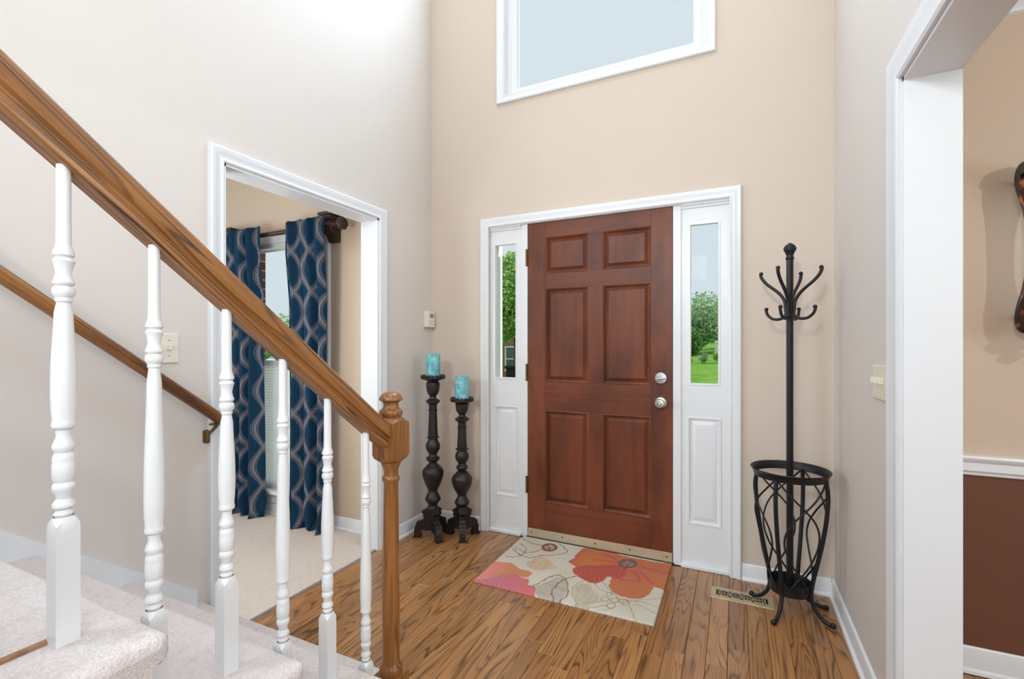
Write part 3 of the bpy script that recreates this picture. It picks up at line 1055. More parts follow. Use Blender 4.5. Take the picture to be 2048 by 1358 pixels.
# ---- wall handrail
wr = thing('wall_handrail', (-1.93, 1.24, 0.95), 'slim round oak handrail fixed along the left wall', 'handrail')
p0 = Vector((-1.93, 1.262, 0.936))
p1 = p0 + dirv * 3.0
m = MB().tube([p0, p0 + dirv * 0.004, p0 + dirv * 0.01, p1], [0.016, 0.0205, 0.022, 0.022], 20)
along_slope(build('rail', m, M['rail_oak'], wr, smooth=50))
for s in (0.03, 1.35):
    q = p0 + dirv * s - upv * 0.022
    b = MB()
    pts = spline([(q.x, q.y, q.z + 0.002), (q.x - 0.004, q.y, q.z - 0.012), (q.x - 0.022, q.y - 0.004, q.z - 0.032), (XL + 0.012, q.y - 0.008, q.z - 0.046), (XL + 0.003, q.y - 0.008, q.z - 0.050)], 6)
    b.tube(pts, [0.008] * 8 + [0.0065] * (len(pts) - 8), 10)
    b.bbox(q.x - 0.008, q.x + 0.008, q.y - 0.028, q.y + 0.022, q.z - 0.004, q.z + 0.003, 0.002, 1)
    b.bbox(XL, XL + 0.007, q.y - 0.020, q.y + 0.006, q.z - 0.082, q.z - 0.030, 0.003, 2)
    b.lathe((XL + 0.012, q.y - 0.007, q.z - 0.085), [(0.004, 0), (0.0075, 0.006), (0.0075, 0.045), (0.004, 0.052)], 10)
    build('bracket', b, M['brass'], wr, smooth=40, label='aged brass handrail bracket')

# ================================================================ switches and thermostat
sw = thing('light_switch', (XL, 1.076, 1.247), 'ivory light switch plate beside the living room opening', 'switch')
build('plate', MB().bbox(XL, XL + 0.006, 1.041, 1.111, 1.190, 1.304, 0.003, 2), M['ivory'], sw)
build('toggle', MB().bbox(XL + 0.005, XL + 0.018, 1.071, 1.081, 1.240, 1.262, 0.002, 2), M['ivory'], sw)
for zz in (1.217, 1.277):
    build('screw', MB().bbox(XL + 0.005, XL + 0.0075, 1.074, 1.078, zz - 0.002, zz + 0.002, 0.0008, 1), M['brass'], sw)
sw = thing('light_switch', (XR, 1.987, 1.131), 'ivory three toggle switch plate on the right wall beside the dining opening', 'switch')
build('plate', MB().bbox(XR - 0.006, XR, 1.905, 2.068, 1.073, 1.189, 0.003, 2), M['ivory'], sw)
for yy in (1.940, 1.9865, 2.033):
    build('toggle', MB().bbox(XR - 0.020, XR - 0.005, yy - 0.005, yy + 0.005, 1.127, 1.147, 0.002, 2), M['ivory'], sw)
    for zz in (1.101, 1.161):
        build('screw', MB().bbox(XR - 0.0075, XR - 0.005, yy - 0.002, yy + 0.002, zz - 0.002, zz + 0.002, 0.0008, 1), M['ivory'], sw)
ts = thing('thermostat', (XL, 2.765, 1.45), 'small ivory thermostat on the left wall near the corner', 'thermostat')
build('body', MB().bbox(XL, XL + 0.040, 2.732, 2.812, 1.394, 1.508, 0.004, 2), M['ivory'], ts)
build('display', MB().bbox(XL + 0.039, XL + 0.0415, 2.752, 2.794, 1.462, 1.488, 0.001, 1), M['lcd'], ts)
build('cover_lip', MB().bbox(XL + 0.039, XL + 0.043, 2.738, 2.806, 1.440, 1.446, 0.001, 1), M['ivory'], ts)

# ================================================================ candle stands


def candle_stand(cx, cy, prof_, legs, leg_scale, rdish, zdish, label):
    r = thing('candle_stand', (cx, cy, 0), label, 'candle stand', 'turned candle stands in the corner')
    build('stem', MB().lathe((cx, cy, 0), prof_, 32), M['bronze'], r, smooth=38)
    dish = build('dish', MB().lathe((cx, cy, zdish), [(0.030, -0.022), (0.048, -0.016), (rdish * 0.86, -0.010), (rdish, -0.004), (rdish * 1.01, 0.001), (rdish * 0.98, 0.005), (rdish * 0.88, 0.004), (0.01, 0.004)], 36), M['bronze'], r, smooth=38)
    nb = 18
    me = None
    for k in range(nb):
        a = 2 * math.pi * k / nb
        rr = rdish * 0.86
        if me is None:
            first = build('bead', MB().ball((cx, cy, 0), 0.0105, 7, 0.95), M['bronze'], dish, smooth=60)
            first.location = (rr * math.cos(a), rr * math.sin(a), zdish + 0.011)
            me = first
        else:
            copy_part(me, dish, (rr * math.cos(a), rr * math.sin(a), zdish + 0.011))
    lp = [(0.0, .205), (.026, .203), (.045, .188), (.083, .168), (.074, .158), (.067, .146), (.064, .122), (.082, .110), (.112, .098), (.130, .080), (.138, .055), (.139, .030), (.140, 0.0), (.088, 0.0), (.086, .016), (.098, .030), (.092, .046), (.070, .052), (.045, .046), (0.0, .050)]
    for deg in legs:
        a = math.radians(deg)
        ax = (math.cos(a), math.sin(a), 0)
        an = (-math.sin(a), math.cos(a), 0)
        q = MB().extrude([(x_ * leg_scale, z_) for x_, z_ in lp], (cx, cy, 0), ax, (0, 0, 1), an, -0.020, 0.020)
        # raised bands across the leg front and a wider foot plate
        q.extrude([(.139 * leg_scale, 0), (.146 * leg_scale, 0), (.146 * leg_scale, .012), (.139 * leg_scale, .014)], (cx, cy, 0), ax, (0, 0, 1), an, -0.025, 0.025)
        q.extrude([(.064 * leg_scale, .136), (.072 * leg_scale, .136), (.072 * leg_scale, .146), (.064 * leg_scale, .146)], (cx, cy, 0), ax, (0, 0, 1), an, -0.022, 0.022)
        q.extrude([(.110 * leg_scale, .088), (.126 * leg_scale, .086), (.124 * leg_scale, .096), (.110 * leg_scale, .104)], (cx, cy, 0), ax, (0, 0, 1), an, -0.023, 0.023)
        build('leg', q, M['bronze'], r)
    return r


def stem_from(rows_):
    return [(hw * 0.00121, 1.5667 - cy * 0.001227) for cy, hw in rows_]


tall = stem_from([(1180, 26), (1125, 30), (1118, 31), (1110, 25), (1100, 25), (1088, 34), (1075, 43), (1070, 43), (1055, 36), (1040, 28), (1034, 24), (1028, 24), (1024, 28), (1016, 28), (1012, 31), (1000, 38), (975, 48), (950, 56), (932, 58.5), (918, 57), (904, 46), (898, 36), (892, 36), (886, 26), (880, 22), (870, 24), (862, 35), (855, 37), (848, 35), (842, 24), (832, 21), (820, 28), (805, 37), (790, 39.5), (775, 37), (760, 28), (752, 25), (746, 26), (744, 33), (738, 33), (735, 27), (600, 21), (598, 25), (592, 25), (589, 21), (566, 22), (558, 30), (550, 38), (543, 38), (538, 30), (532, 19), (522, 17), (514, 22), (505, 29), (492, 33), (470, 36), (455, 37), (448, 36), (444, 30), (436, 34), (428, 40)])
candle_stand(-1.804, 2.580, tall, (-35, 85, 205), 0.87, 0.082, 1.050, 'taller dark turned candle stand nearest the left wall, ringed with beads')
short = stem_from([(1180, 24), (1148, 30), (1140, 31), (1130, 23), (1122, 24), (1108, 34), (1095, 41), (1090, 40), (1075, 32), (1062, 24), (1056, 22), (1050, 28), (1044, 28), (1038, 32), (1020, 44), (995, 54), (972, 57.5), (958, 55), (944, 44), (938, 35), (932, 34), (926, 22), (918, 24), (910, 32), (904, 33), (898, 31), (892, 22), (884, 20), (874, 27), (860, 36), (845, 38), (832, 36), (818, 26), (812, 26), (810, 35), (804, 35), (801, 27), (694, 22), (692, 26), (686, 26), (683, 22), (664, 22), (656, 30), (648, 39), (642, 39), (637, 30), (630, 19), (622, 17), (614, 22), (604, 30), (590, 34), (572, 36), (562, 37), (557, 30), (552, 34), (546, 40)])
candle_stand(-1.636, 2.672, short, (-57, 57, 177), 0.82, 0.079, 0.900, 'shorter dark turned candle stand beside the door casing, ringed with beads')


def candle_mat():
    t = NT('turquoise_wax', 0.55, 0.4)
    v = t.coord('Position')
    f = t.noise(v, 26, 4.0, 0.6)
    t.color(t.ramp(f, [(0.32, rgb(62, 128, 140)), (0.5, rgb(104, 172, 180)), (0.68, rgb(150, 204, 204))]))
    t.p.inputs['Subsurface Weight'].default_value = 0.0
    return t.m


M['wax'] = candle_mat()
M['wick'] = flat('dark_wick', rgb(50, 44, 40), 0.9)
for cx, cy, z0, z1, lb in ((-1.804, 2.580, 1.054, 1.208, 'turquoise pillar candle on the taller stand'), (-1.636, 2.672, 0.904, 1.058, 'turquoise pillar candle on the shorter stand')):
    cd = thing('pillar_candle', (cx, cy, z0), lb, 'candle', 'turquoise pillar candles')
    h = z1 - z0
    build('wax', MB().lathe((cx, cy, z0), [(0.044, 0), (0.0468, 0.003), (0.0468, h - 0.004), (0.0445, h), (0.040, h - 0.001), (0.034, h - 0.006), (0.0, h - 0.008)], 32), M['wax'], cd, smooth=35)
    build('wick', MB().tube([(cx, cy, z1 - 0.009), (cx + 0.001, cy, z1 - 0.002), (cx + 0.003, cy, z1 + 0.004)], 0.0012, 6), M['wick'], cd)

# ================================================================ rug
RUG_POLY = {'orange1': [(0.018, 0.242), (0.035, 0.254), (0.095, 0.27), (0.125, 0.255), (0.158, 0.231), (0.192, 0.22), (0.222, 0.224), (0.248, 0.209), (0.256, 0.187), (0.246, 0.161), (0.226, 0.144), (0.209, 0.136), (0.168, 0.117), (0.126, 0.061), (0.07, -0.0), (0.017, -0.026), (0.012, 0.007), (0.014, 0.087), (0.017, 0.165)], 'pink': [(0.023, -0.036), (0.021, 0.004), (0.05, 0.035), (0.079, 0.081), (0.124, 0.135), (0.175, 0.163), (0.214, 0.138), (0.256, 0.137), (0.271, 0.123), (0.28, 0.099), (0.281, 0.08), (0.305, 0.088), (0.324, 0.073), (0.344, 0.037), (0.361, -0.017), (0.243, -0.026), (0.136, -0.026)], 'leaf': [(0.319, 0.084), (0.359, 0.151), (0.384, 0.219), (0.413, 0.24), (0.445, 0.205), (0.491, 0.107), (0.487, -0.022), (0.379, -0.02)], 'feather': [(0.176, 0.304), (0.196, 0.38), (0.228, 0.439), (0.279, 0.386), (0.361, 0.328), (0.284, 0.253), (0.214, 0.251)], 'flower': [(0.412, 0.641), (0.485, 0.664), (0.586, 0.66), (0.661, 0.64), (0.747, 0.638), (0.831, 0.641), (0.939, 0.652), (0.947, 0.498), (0.942, 0.327), (0.875, 0.346), (0.877, 0.286), (0.864, 0.233), (0.828, 0.193), (0.789, 0.175), (0.74, 0.182), (0.695, 0.2), (0.664, 0.25), (0.664, 0.284), (0.657, 0.351), (0.637, 0.346), (0.626, 0.292), (0.599, 0.245), (0.565, 0.241), (0.526, 0.262), (0.49, 0.285), (0.441, 0.322), (0.441, 0.361), (0.447, 0.383), (0.422, 0.406), (0.39, 0.416), (0.384, 0.439), (0.402, 0.496), (0.396, 0.559)], 'coral': [(0.441, 0.322), (0.463, 0.4), (0.555, 0.454), (0.659, 0.494), (0.714, 0.49), (0.722, 0.391), (0.684, 0.346), (0.636, 0.35), (0.626, 0.292), (0.599, 0.245), (0.565, 0.241), (0.49, 0.285)], 'petal': [(0.425, 0.453), (0.429, 0.586), (0.505, 0.588), (0.639, 0.545), (0.612, 0.481), (0.498, 0.427)], 'pale': [(0.534, 0.222), (0.572, 0.215), (0.658, 0.112), (0.623, 0.001), (0.582, -0.018), (0.523, 0.094), (0.512, 0.178)]}
RUG_LINE = {'brown': [[(0.019, 0.607), (0.07, 0.585), (0.12, 0.564), (0.159, 0.575)], [(0.03, 0.536), (0.075, 0.508), (0.099, 0.477), (0.111, 0.419), (0.103, 0.375), (0.078, 0.346), (0.024, 0.338)], [(0.022, 0.474), (0.094, 0.438), (0.133, 0.44), (0.166, 0.472), (0.193, 0.508)], [(0.023, 0.446), (0.087, 0.394), (0.141, 0.376), (0.18, 0.382), (0.213, 0.432), (0.273, 0.469), (0.317, 0.503), (0.333, 0.533), (0.331, 0.564), (0.295, 0.608), (0.249, 0.64)], [(0.307, 0.082), (0.338, 0.162), (0.371, 0.235), (0.396, 0.25), (0.429, 0.233), (0.455, 0.196), (0.494, 0.109), (0.5, 0.062), (0.49, 0.02), (0.478, -0.023)], [(0.511, 0.286), (0.474, 0.276), (0.455, 0.253), (0.434, 0.218), (0.419, 0.166), (0.414, 0.11), (0.424, 0.057), (0.465, -0.027)]], 'tan': [[(0.526, 0.236), (0.505, 0.175), (0.512, 0.113), (0.547, 0.045), (0.582, -0.025)], [(0.592, 0.241), (0.634, 0.203), (0.684, 0.186), (0.743, 0.153)], [(0.628, 0.284), (0.671, 0.221), (0.736, 0.15)], [(0.744, 0.146), (0.798, 0.164), (0.879, 0.21), (0.939, 0.254)], [(0.785, 0.143), (0.84, 0.169), (0.928, 0.16)], [(0.824, 0.14), (0.931, 0.093)], [(0.799, 0.106), (0.819, 0.074), (0.857, -0.019)], [(0.73, 0.053), (0.677, -0.001)], [(0.699, 0.066), (0.623, 0.001)], [(0.676, 0.099), (0.596, 0.031)]], 'pink': [[(0.633, 0.573), (0.543, 0.617)], [(0.772, 0.547), (0.847, 0.534), (0.93, 0.526)], [(0.767, 0.486), (0.814, 0.444), (0.866, 0.371)], [(0.725, 0.476), (0.766, 0.448), (0.798, 0.391), (0.76, 0.356), (0.695, 0.351), (0.639, 0.369)], [(0.659, 0.494), (0.556, 0.45), (0.464, 0.396)], [(0.649, 0.539), (0.516, 0.518)]]}
RUG_RING = {'ring1': [(0.219, 0.562), (0.265, 0.584), (0.198, 0.618)], 'ring2': [(0.701, 0.549), (0.753, 0.573), (0.689, 0.608)], 'loops': [[(0.687, 0.172), (0.7, 0.179), (0.683, 0.189)], [(0.68, 0.117), (0.697, 0.125), (0.675, 0.137)], [(0.72, 0.072), (0.738, 0.081), (0.715, 0.095)], [(0.725, 0.129), (0.743, 0.138), (0.72, 0.148)], [(0.779, 0.126), (0.795, 0.133), (0.775, 0.147)], [(0.766, 0.138), (0.786, 0.147), (0.762, 0.158)]]}


RUG_POLY = {k: [(-0.03 if a < 0.027 else (0.97 if a > 0.905 else a), b) for a, b in v] for k, v in RUG_POLY.items()}


def in_poly(P, X, Y):
    r = np.zeros(X.shape, bool)
    n = len(P)
    for i in range(n):
        x1, y1 = P[i]
        x2, y2 = P[(i + 1) % n]
        if y1 == y2:
            continue
        c_ = ((y1 > Y) != (y2 > Y)) & (X < (x2 - x1) * (Y - y1) / (y2 - y1) + x1)
        r ^= c_
    return r


def line_dist(P, X, Y):
    d = np.full(X.shape, 9.0)
    P = [tuple(q)[:2] for q in spline([(a, b, 0) for a, b in P], 5)]
    for (x1, y1), (x2, y2) in zip(P[:-1], P[1:]):
        dx, dy = x2 - x1, y2 - y1
        L = dx * dx + dy * dy
        if L < 1e-12:
            continue
        t = np.clip(((X - x1) * dx + (Y - y1) * dy) / L, 0, 1)
        d = np.minimum(d, np.hypot(X - x1 - t * dx, Y - y1 - t * dy))
    return d


def make_rug():
    RX, RY, W, H = -1.258, 2.168, 0.931, 0.657
    nx, ny = 330, 233
    gx, gy = np.meshgrid(np.linspace(0, W, nx), np.linspace(0, H, ny))
    rg = np.random.default_rng(4)

    def smooth_noise(sx, sy, seed):
        g = np.random.default_rng(seed).random((sy + 2, sx + 2))
        u = gx / W * sx
        v = gy / H * sy
        iu, iv = u.astype(int), v.astype(int)
        fu, fv = u - iu, v - iv
        fu = fu * fu * (3 - 2 * fu)
        fv = fv * fv * (3 - 2 * fv)
        return (g[iv, iu] * (1 - fu) * (1 - fv) + g[iv, iu + 1] * fu * (1 - fv) + g[iv + 1, iu] * (1 - fu) * fv + g[iv + 1, iu + 1] * fu * fv)
    wob = (smooth_noise(40, 28, 1) - .5) * 0.010
    wob2 = (smooth_noise(40, 28, 2) - .5) * 0.010
    X, Y = gx + wob, gy + wob2
    col = np.zeros((ny, nx, 3))

    def put(mask, c, a=1.0):
        k = (mask * a)[..., None]
        col[:] = col * (1 - k) + np.array([lin(q) for q in c]) * k
    put(np.ones((ny, nx)), (206, 196, 178))
    n1 = smooth_noise(7, 5, 3)
    put(np.clip((n1 - .5) * 2, 0, 1), (196, 180, 156), 0.6)
    streak = smooth_noise(90, 12, 5)
    streak2 = smooth_noise(14, 70, 6)
    put(in_poly(RUG_POLY['feather'], X, Y), (204, 176, 146), 0.75)
    put(in_poly(RUG_POLY['feather'], X, Y) * streak, (188, 150, 120), 0.6)
    put(in_poly(RUG_POLY['leaf'], X, Y), (190, 176, 158), 0.9)
    put(in_poly(RUG_POLY['leaf'], X, Y) * streak2, (150, 134, 118), 0.5)
    put(in_poly(RUG_POLY['pale'], X, Y), (196, 182, 160), 0.8)
    put(in_poly(RUG_POLY['pale'], X, Y) * streak, (166, 152, 128), 0.5)
    put(in_poly(RUG_POLY['orange1'], X, Y), (200, 134, 96))
    put(in_poly(RUG_POLY['orange1'], X, Y) * np.clip(1 - gx / 0.14, 0, 1), (222, 140, 128), 0.9)
    pk = in_poly(RUG_POLY['pink'], X, Y)
    put(pk, (200, 124, 130))
    put(pk * np.clip(np.sin((gx * 1.0 + gy * 0.55) * 300 + 9 * streak + 5 * n1) * 1.2, 0, 1), (186, 88, 106), 0.5)
    put(pk * np.clip((gx - 0.16) * 8, 0, 1), (206, 110, 104), 0.6)
    fl = in_poly(RUG_POLY['flower'], X, Y)
    put(fl, (190, 112, 82))
    put(fl * smooth_noise(9, 6, 9), (194, 122, 78), 0.6)
    put(in_poly(RUG_POLY['petal'], X, Y) & fl, (198, 122, 72), 0.8)
    cr = in_poly(RUG_POLY['coral'], X, Y) & fl
    put(cr, (178, 86, 74))
    put(cr * np.clip(np.sin((gx * 0.9 - gy * 0.45) * 260 + 8 * streak2) * 1.2, 0, 1), (192, 108, 88), 0.6)
    # rosy rim of the big flower
    rim = np.full((ny, nx), 9.0)
    fp = RUG_POLY['flower']
    rim = line_dist(fp + fp[:1], X, Y)
    put(fl * np.clip(1 - rim / 0.02, 0, 1) * (gx < 0.62), (196, 92, 84), 0.8)
    for P in RUG_LINE['pink']:
        d = line_dist(P, X, Y)
        put(np.clip(1.4 - d / 0.008, 0, 1) * fl, (196, 78, 92), 0.8)
    for P in RUG_LINE['brown']:
        d = line_dist(P, X, Y)
        put(np.clip(1.6 - d / 0.0032, 0, 1), (128, 78, 70), 0.85)
    for P in RUG_LINE['tan']:
        d = line_dist(P, X, Y)
        put(np.clip(1.5 - d / 0.0024, 0, 1) * (~fl), (150, 128, 98), 0.75)

    def ring(C3, c_out, c_in, hollow):
        (cx, cy), (ax, ay), (bx, by) = C3
        ux, uy, vx, vy = ax - cx, ay - cy, bx - cx, by - cy
        det = ux * vy - uy * vx
        a = ((gx - cx) * vy - (gy - cy) * vx) / det
        b = ((gy - cy) * ux - (gx - cx) * uy) / det
        r = np.hypot(a, b)
        if hollow:
            put(np.clip(1.5 - np.abs(r - 1) / 0.16, 0, 1), c_out, 0.8)
        else:
            put(r < 1, c_out)
            put((r < 0.62) * (smooth_noise(120, 84, 12) > 0.48), c_in, 0.9)
    ring(RUG_RING['ring1'], (136, 92, 78), (206, 186, 162), False)
    ring(RUG_RING['ring2'], (128, 96, 92), (176, 140, 122), False)
    for q in RUG_RING['loops']:
        ring(q, (150, 128, 98), (0, 0, 0), True)
    col *= (0.93 + 0.14 * rg.random((ny, nx)))[..., None]
    # mesh: a thick mat, top surface with a little pile relief
    z = 0.010 + 0.0015 * rg.random((ny, nx))
    z[0, :] = z[-1, :] = 0.006
    z[:, 0] = z[:, -1] = 0.006
    ex = (rg.random(ny) - .5) * 0.003
    vx = gx + RX
    vy = gy + RY
    vx[:, 0] += ex
    vx[:, -1] += ex[::-1]
    vy[0, :] += (rg.random(nx) - .5) * 0.003
    V = np.stack([vx, vy, z], -1).reshape(-1, 3)
    C = col.reshape(-1, 3)
    idx = np.arange(nx * ny).reshape(ny, nx)
    F = np.stack([idx[:-1, :-1], idx[:-1, 1:], idx[1:, 1:], idx[1:, :-1]], -1).reshape(-1, 4).tolist()
    per = list(idx[0, :]) + list(idx[1:, -1]) + list(idx[-1, -2::-1]) + list(idx[-2:0:-1, 0])
    o = len(V)
    low = V[per].copy()
    low[:, 2] = 0.0005
    V = np.concatenate([V, low])
    C = np.concatenate([C, C[per] * 0.7])
    n = len(per)
    for i in range(n):
        j = (i + 1) % n
        F.append([per[i], o + i, o + j, per[j]])
    me = bpy.data.meshes.new('door_mat')
    me.from_pydata(V.tolist(), [], F)
    at = me.color_attributes.new('pattern', 'FLOAT_COLOR', 'POINT')
    at.data.foreach_set('color', np.concatenate([C, np.ones((len(C), 1))], 1).astype(np.float32).ravel())
    me.polygons.foreach_set('use_smooth', [True] * len(me.polygons))
    t = NT('woven_floral_wool', 0.95, 0.1)
    va = t.n('ShaderNodeVertexColor')
    va.layer_name = 'pattern'
    t.color(va.outputs[0])
    t.bump(t.noise(t.coord('Position'), 500, 2.0), 0.4, 0.002)
    me.materials.append(t.m)
    ob = bpy.data.objects.new('door_mat', me)
    COL.objects.link(ob)
    tag(ob, 'cream door mat with large orange and pink flowers in front of the door', 'rug')


make_rug()

# ================================================================ coat rack with umbrella basket
RC = (0.235, 2.575)
ck = thing('coat_rack', (RC[0], RC[1], 0), 'black iron coat rack with eight hooks and a scrolled umbrella basket', 'coat rack')
build('pole', MB().lathe((RC[0], RC[1], 0), [(0.0150, 0.105), (0.0150, 1.665), (0.0165, 1.667), (0.0165, 1.672)], 8), M['black'], ck, smooth=25)
build('finial', MB().lathe((RC[0], RC[1], 0), [(0.0165, 1.668), (0.0185, 1.671), (0.0185, 1.675), (0.0155, 1.678), (0.0150, 1.688), (0.0185, 1.694), (0.0200, 1.697), (0.0185, 1.700), (0.0245, 1.706), (0.0270, 1.714), (0.0265, 1.722), (0.0215, 1.732), (0.0120, 1.740), (0.004, 1.745), (0.0005, 1.747)], 20), M['black'], ck, smooth=50)
HA = [-26, 64, 154, 244]
for deg in HA:
    a = math.radians(deg)

    def P(r, z, a=a):
        return (RC[0] + r * math.cos(a), RC[1] + r * math.sin(a), z)
    pts = spline([P(0.013, 1.392), P(0.018, 1.425), P(0.024, 1.472), P(0.050, 1.512), P(0.100, 1.556), P(0.124, 1.584), P(0.133, 1.606), P(0.131, 1.612)], 5)
    b = MB().tube(pts, [0.0075] * 30 + [0.0072] * (len(pts) - 30), 10)
    b.ball(P(0.131, 1.614), 0.0095, 8)
    build('hook', b, M['black'], ck, smooth=60)
    pts = spline([P(0.014, 1.420), P(0.022, 1.398), P(0.045, 1.386), P(0.075, 1.388), P(0.098, 1.406), P(0.107, 1.428), P(0.106, 1.434)], 5)
    b = MB().tube(pts, 0.0068, 10)
    b.ball(P(0.106, 1.437), 0.0092, 8)
    build('hook', b, M['black'], ck, smooth=60)

LEGP = [(0.150, 0.648), (0.156, 0.600), (0.157, 0.550), (0.151, 0.470), (0.138, 0.380), (0.121, 0.290), (0.103, 0.205), (0.092, 0.140), (0.091, 0.100), (0.103, 0.060), (0.130, 0.026), (0.158, 0.0115), (0.178, 0.010)]


def leg_r(z):
    P_ = LEGP[:9]
    for (r1, z1), (r2, z2) in zip(P_[:-1], P_[1:]):
        if z2 <= z <= z1:
            t_ = (z1 - z) / (z1 - z2)
            return r1 + (r2 - r1) * t_
    return P_[0][0] if z > P_[0][1] else P_[-1][0]


for deg in HA:
    a = math.radians(deg)
    q = []
    for i, (r, z) in enumerate(LEGP):
        aa = a
        if deg == 64 and i > 8:      # the rear foot swings towards the side wall
            aa = a - math.radians(9 * (i - 8))
        q.append((RC[0] + r * math.cos(aa), RC[1] + r * math.sin(aa), z))
    pts = spline(q, 5)
    n = len(pts)
    b = MB().tube(pts, [0.0095] * (n - 18) + [0.0092] * 18, 10)
    b.ball((q[-1][0], q[-1][1], 0.0125), 0.0125, 8)
    build('leg', b, M['black'], ck, smooth=60)
# top ring (open flared band)
ring_p = [(0.149, 0.640), (0.153, 0.640), (0.156, 0.655), (0.164, 0.671), (0.168, 0.674), (0.166, 0.678), (0.158, 0.673), (0.151, 0.656), (0.149, 0.640)]
build('rim', MB().lathe((RC[0], RC[1], 0), ring_p, 48, cap=False), M['black'], ck, smooth=40)
dish_p = [(0.001, 0.104), (0.055, 0.104), (0.078, 0.096), (0.086, 0.100), (0.088, 0.140), (0.091, 0.150), (0.086, 0.150), (0.083, 0.140), (0.080, 0.112), (0.055, 0.109), (0.001, 0.109)]
build('tray', MB().lathe((RC[0], RC[1], 0), dish_p, 40, cap=False), M['black'], ck, smooth=40)
# scrolled wires between neighbouring legs: pairs that cross, swell and cross again
for i, deg in enumerate(HA):
    for s in (1, -1):
        ctrl = [(0.0, 0.92), (0.10, 0.55), (0.20, 0.12), (0.32, -0.38), (0.46, -0.72), (0.58, -0.76), (0.72, -0.50), (0.84, -0.05), (0.94, 0.42), (1.0, 0.62)]
        pts = []
        for k in range(37):
            t_ = k / 36
            for (t1, v1), (t2, v2) in zip(ctrl[:-1], ctrl[1:]):
                if t1 <= t_ <= t2:
                    f_ = (t_ - t1) / (t2 - t1)
                    val = v1 + (v2 - v1) * f_
                    break
            z = 0.640 - t_ * 0.515
            a = math.radians(deg + 45 + s * val * 45)
            r = leg_r(z) * (1 - 0.03 * (1 - val * val)) + 0.0
            pts.append((RC[0] + r * math.cos(a), RC[1] + r * math.sin(a), z))
        # soften
        for _ in range(3):
            pts = [pts[0]] + [tuple((pts[k - 1][c_] + 2 * pts[k][c_] + pts[k + 1][c_]) / 4 for c_ in range(3)) for k in range(1, len(pts) - 1)] + [pts[-1]]
        build('scroll_wire', MB().tube(pts, 0.0042, 8), M['black'], ck, smooth=60)

# ================================================================ floor register
vx0, vx1, vy0, vy1 = -0.112, 0.172, 2.545, 2.678
fv = thing('floor_vent', ((vx0 + vx1) / 2, (vy0 + vy1) / 2, 0), 'antique brass floor register with scrollwork near the coat rack', 'vent')
hx0, hx1, hy0, hy1 = vx0 + 0.026, vx1 - 0.026, vy0 + 0.034, vy1 - 0.034
m = MB().mitred([(hx0, hy0), (hx0, hy1), (hx1, hy1), (hx1, hy0)], [(0, 0.001), (0, 0.005), (0.018, 0.005), (0.024, 0.0035), (0.026, 0.0005)], (0, 0, 0), (1, 0, 0), (0, 1, 0), (0, 0, 1), closed=True)
build('frame', m, M['vent'], fv, smooth=25)
build('duct_shade', MB().box(hx0 - 0.002, hx1 + 0.002, hy0 - 0.002, hy1 + 0.002, 0.0004, 0.0012), M['dark'], fv)  # thin dark sheet standing in for the shade inside the opening
sw_ = (hx1 - hx0 - 0.024) / 4
hh = (hy1 - hy0)
for i in range(4):
    cx = hx0 + 0.012 + sw_ * (i + 0.5)
    cy = (hy0 + hy1) / 2
    b = MB()
    ro = sw_ / 2 * 0.98
    ry = hh / 2 * 0.98
    b.tube([(cx + ro * math.cos(u), cy + ry * math.sin(u), 0.0038) for u in [2 * math.pi * k / 24 for k in range(24)]], 0.0019, 6, closed=True)
    for sy in (1, -1):
        for sx in (1, -1):
            pts = []
            for k in range(12):
                u = math.radians(-20 + k * 24)
                q_ = 1.0 - 0.045 * k
                pts.append((cx + sx * (ro * 0.40 - ro * 0.36 * q_ * math.cos(u)), cy + sy * (ry * 0.46 + ry * 0.34 * q_ * math.sin(u)), 0.0038))
            b.tube(pts, 0.0014, 6)
    b.bbox(cx - ro, cx + ro, cy - 0.0016, cy + 0.0016, 0.0022, 0.0050, 0.0004, 1)
    build('scroll', b, M['vent'], fv, smooth=50)
for cx in (hx0, hx1):
    b = MB()
    for sy in (0,):
        sgn = 1 if cx == hx0 else -1
        pts = [(cx + sgn * (0.012 * math.cos(u)), (hy0 + hy1) / 2 + hh / 2 * math.sin(u), 0.0038) for u in [-math.pi / 2 + math.pi * k / 12 for k in range(13)]]
        b.tube(pts, 0.0017, 6)
    build('scroll', b, M['vent'], fv, smooth=50)

# ================================================================ curtains


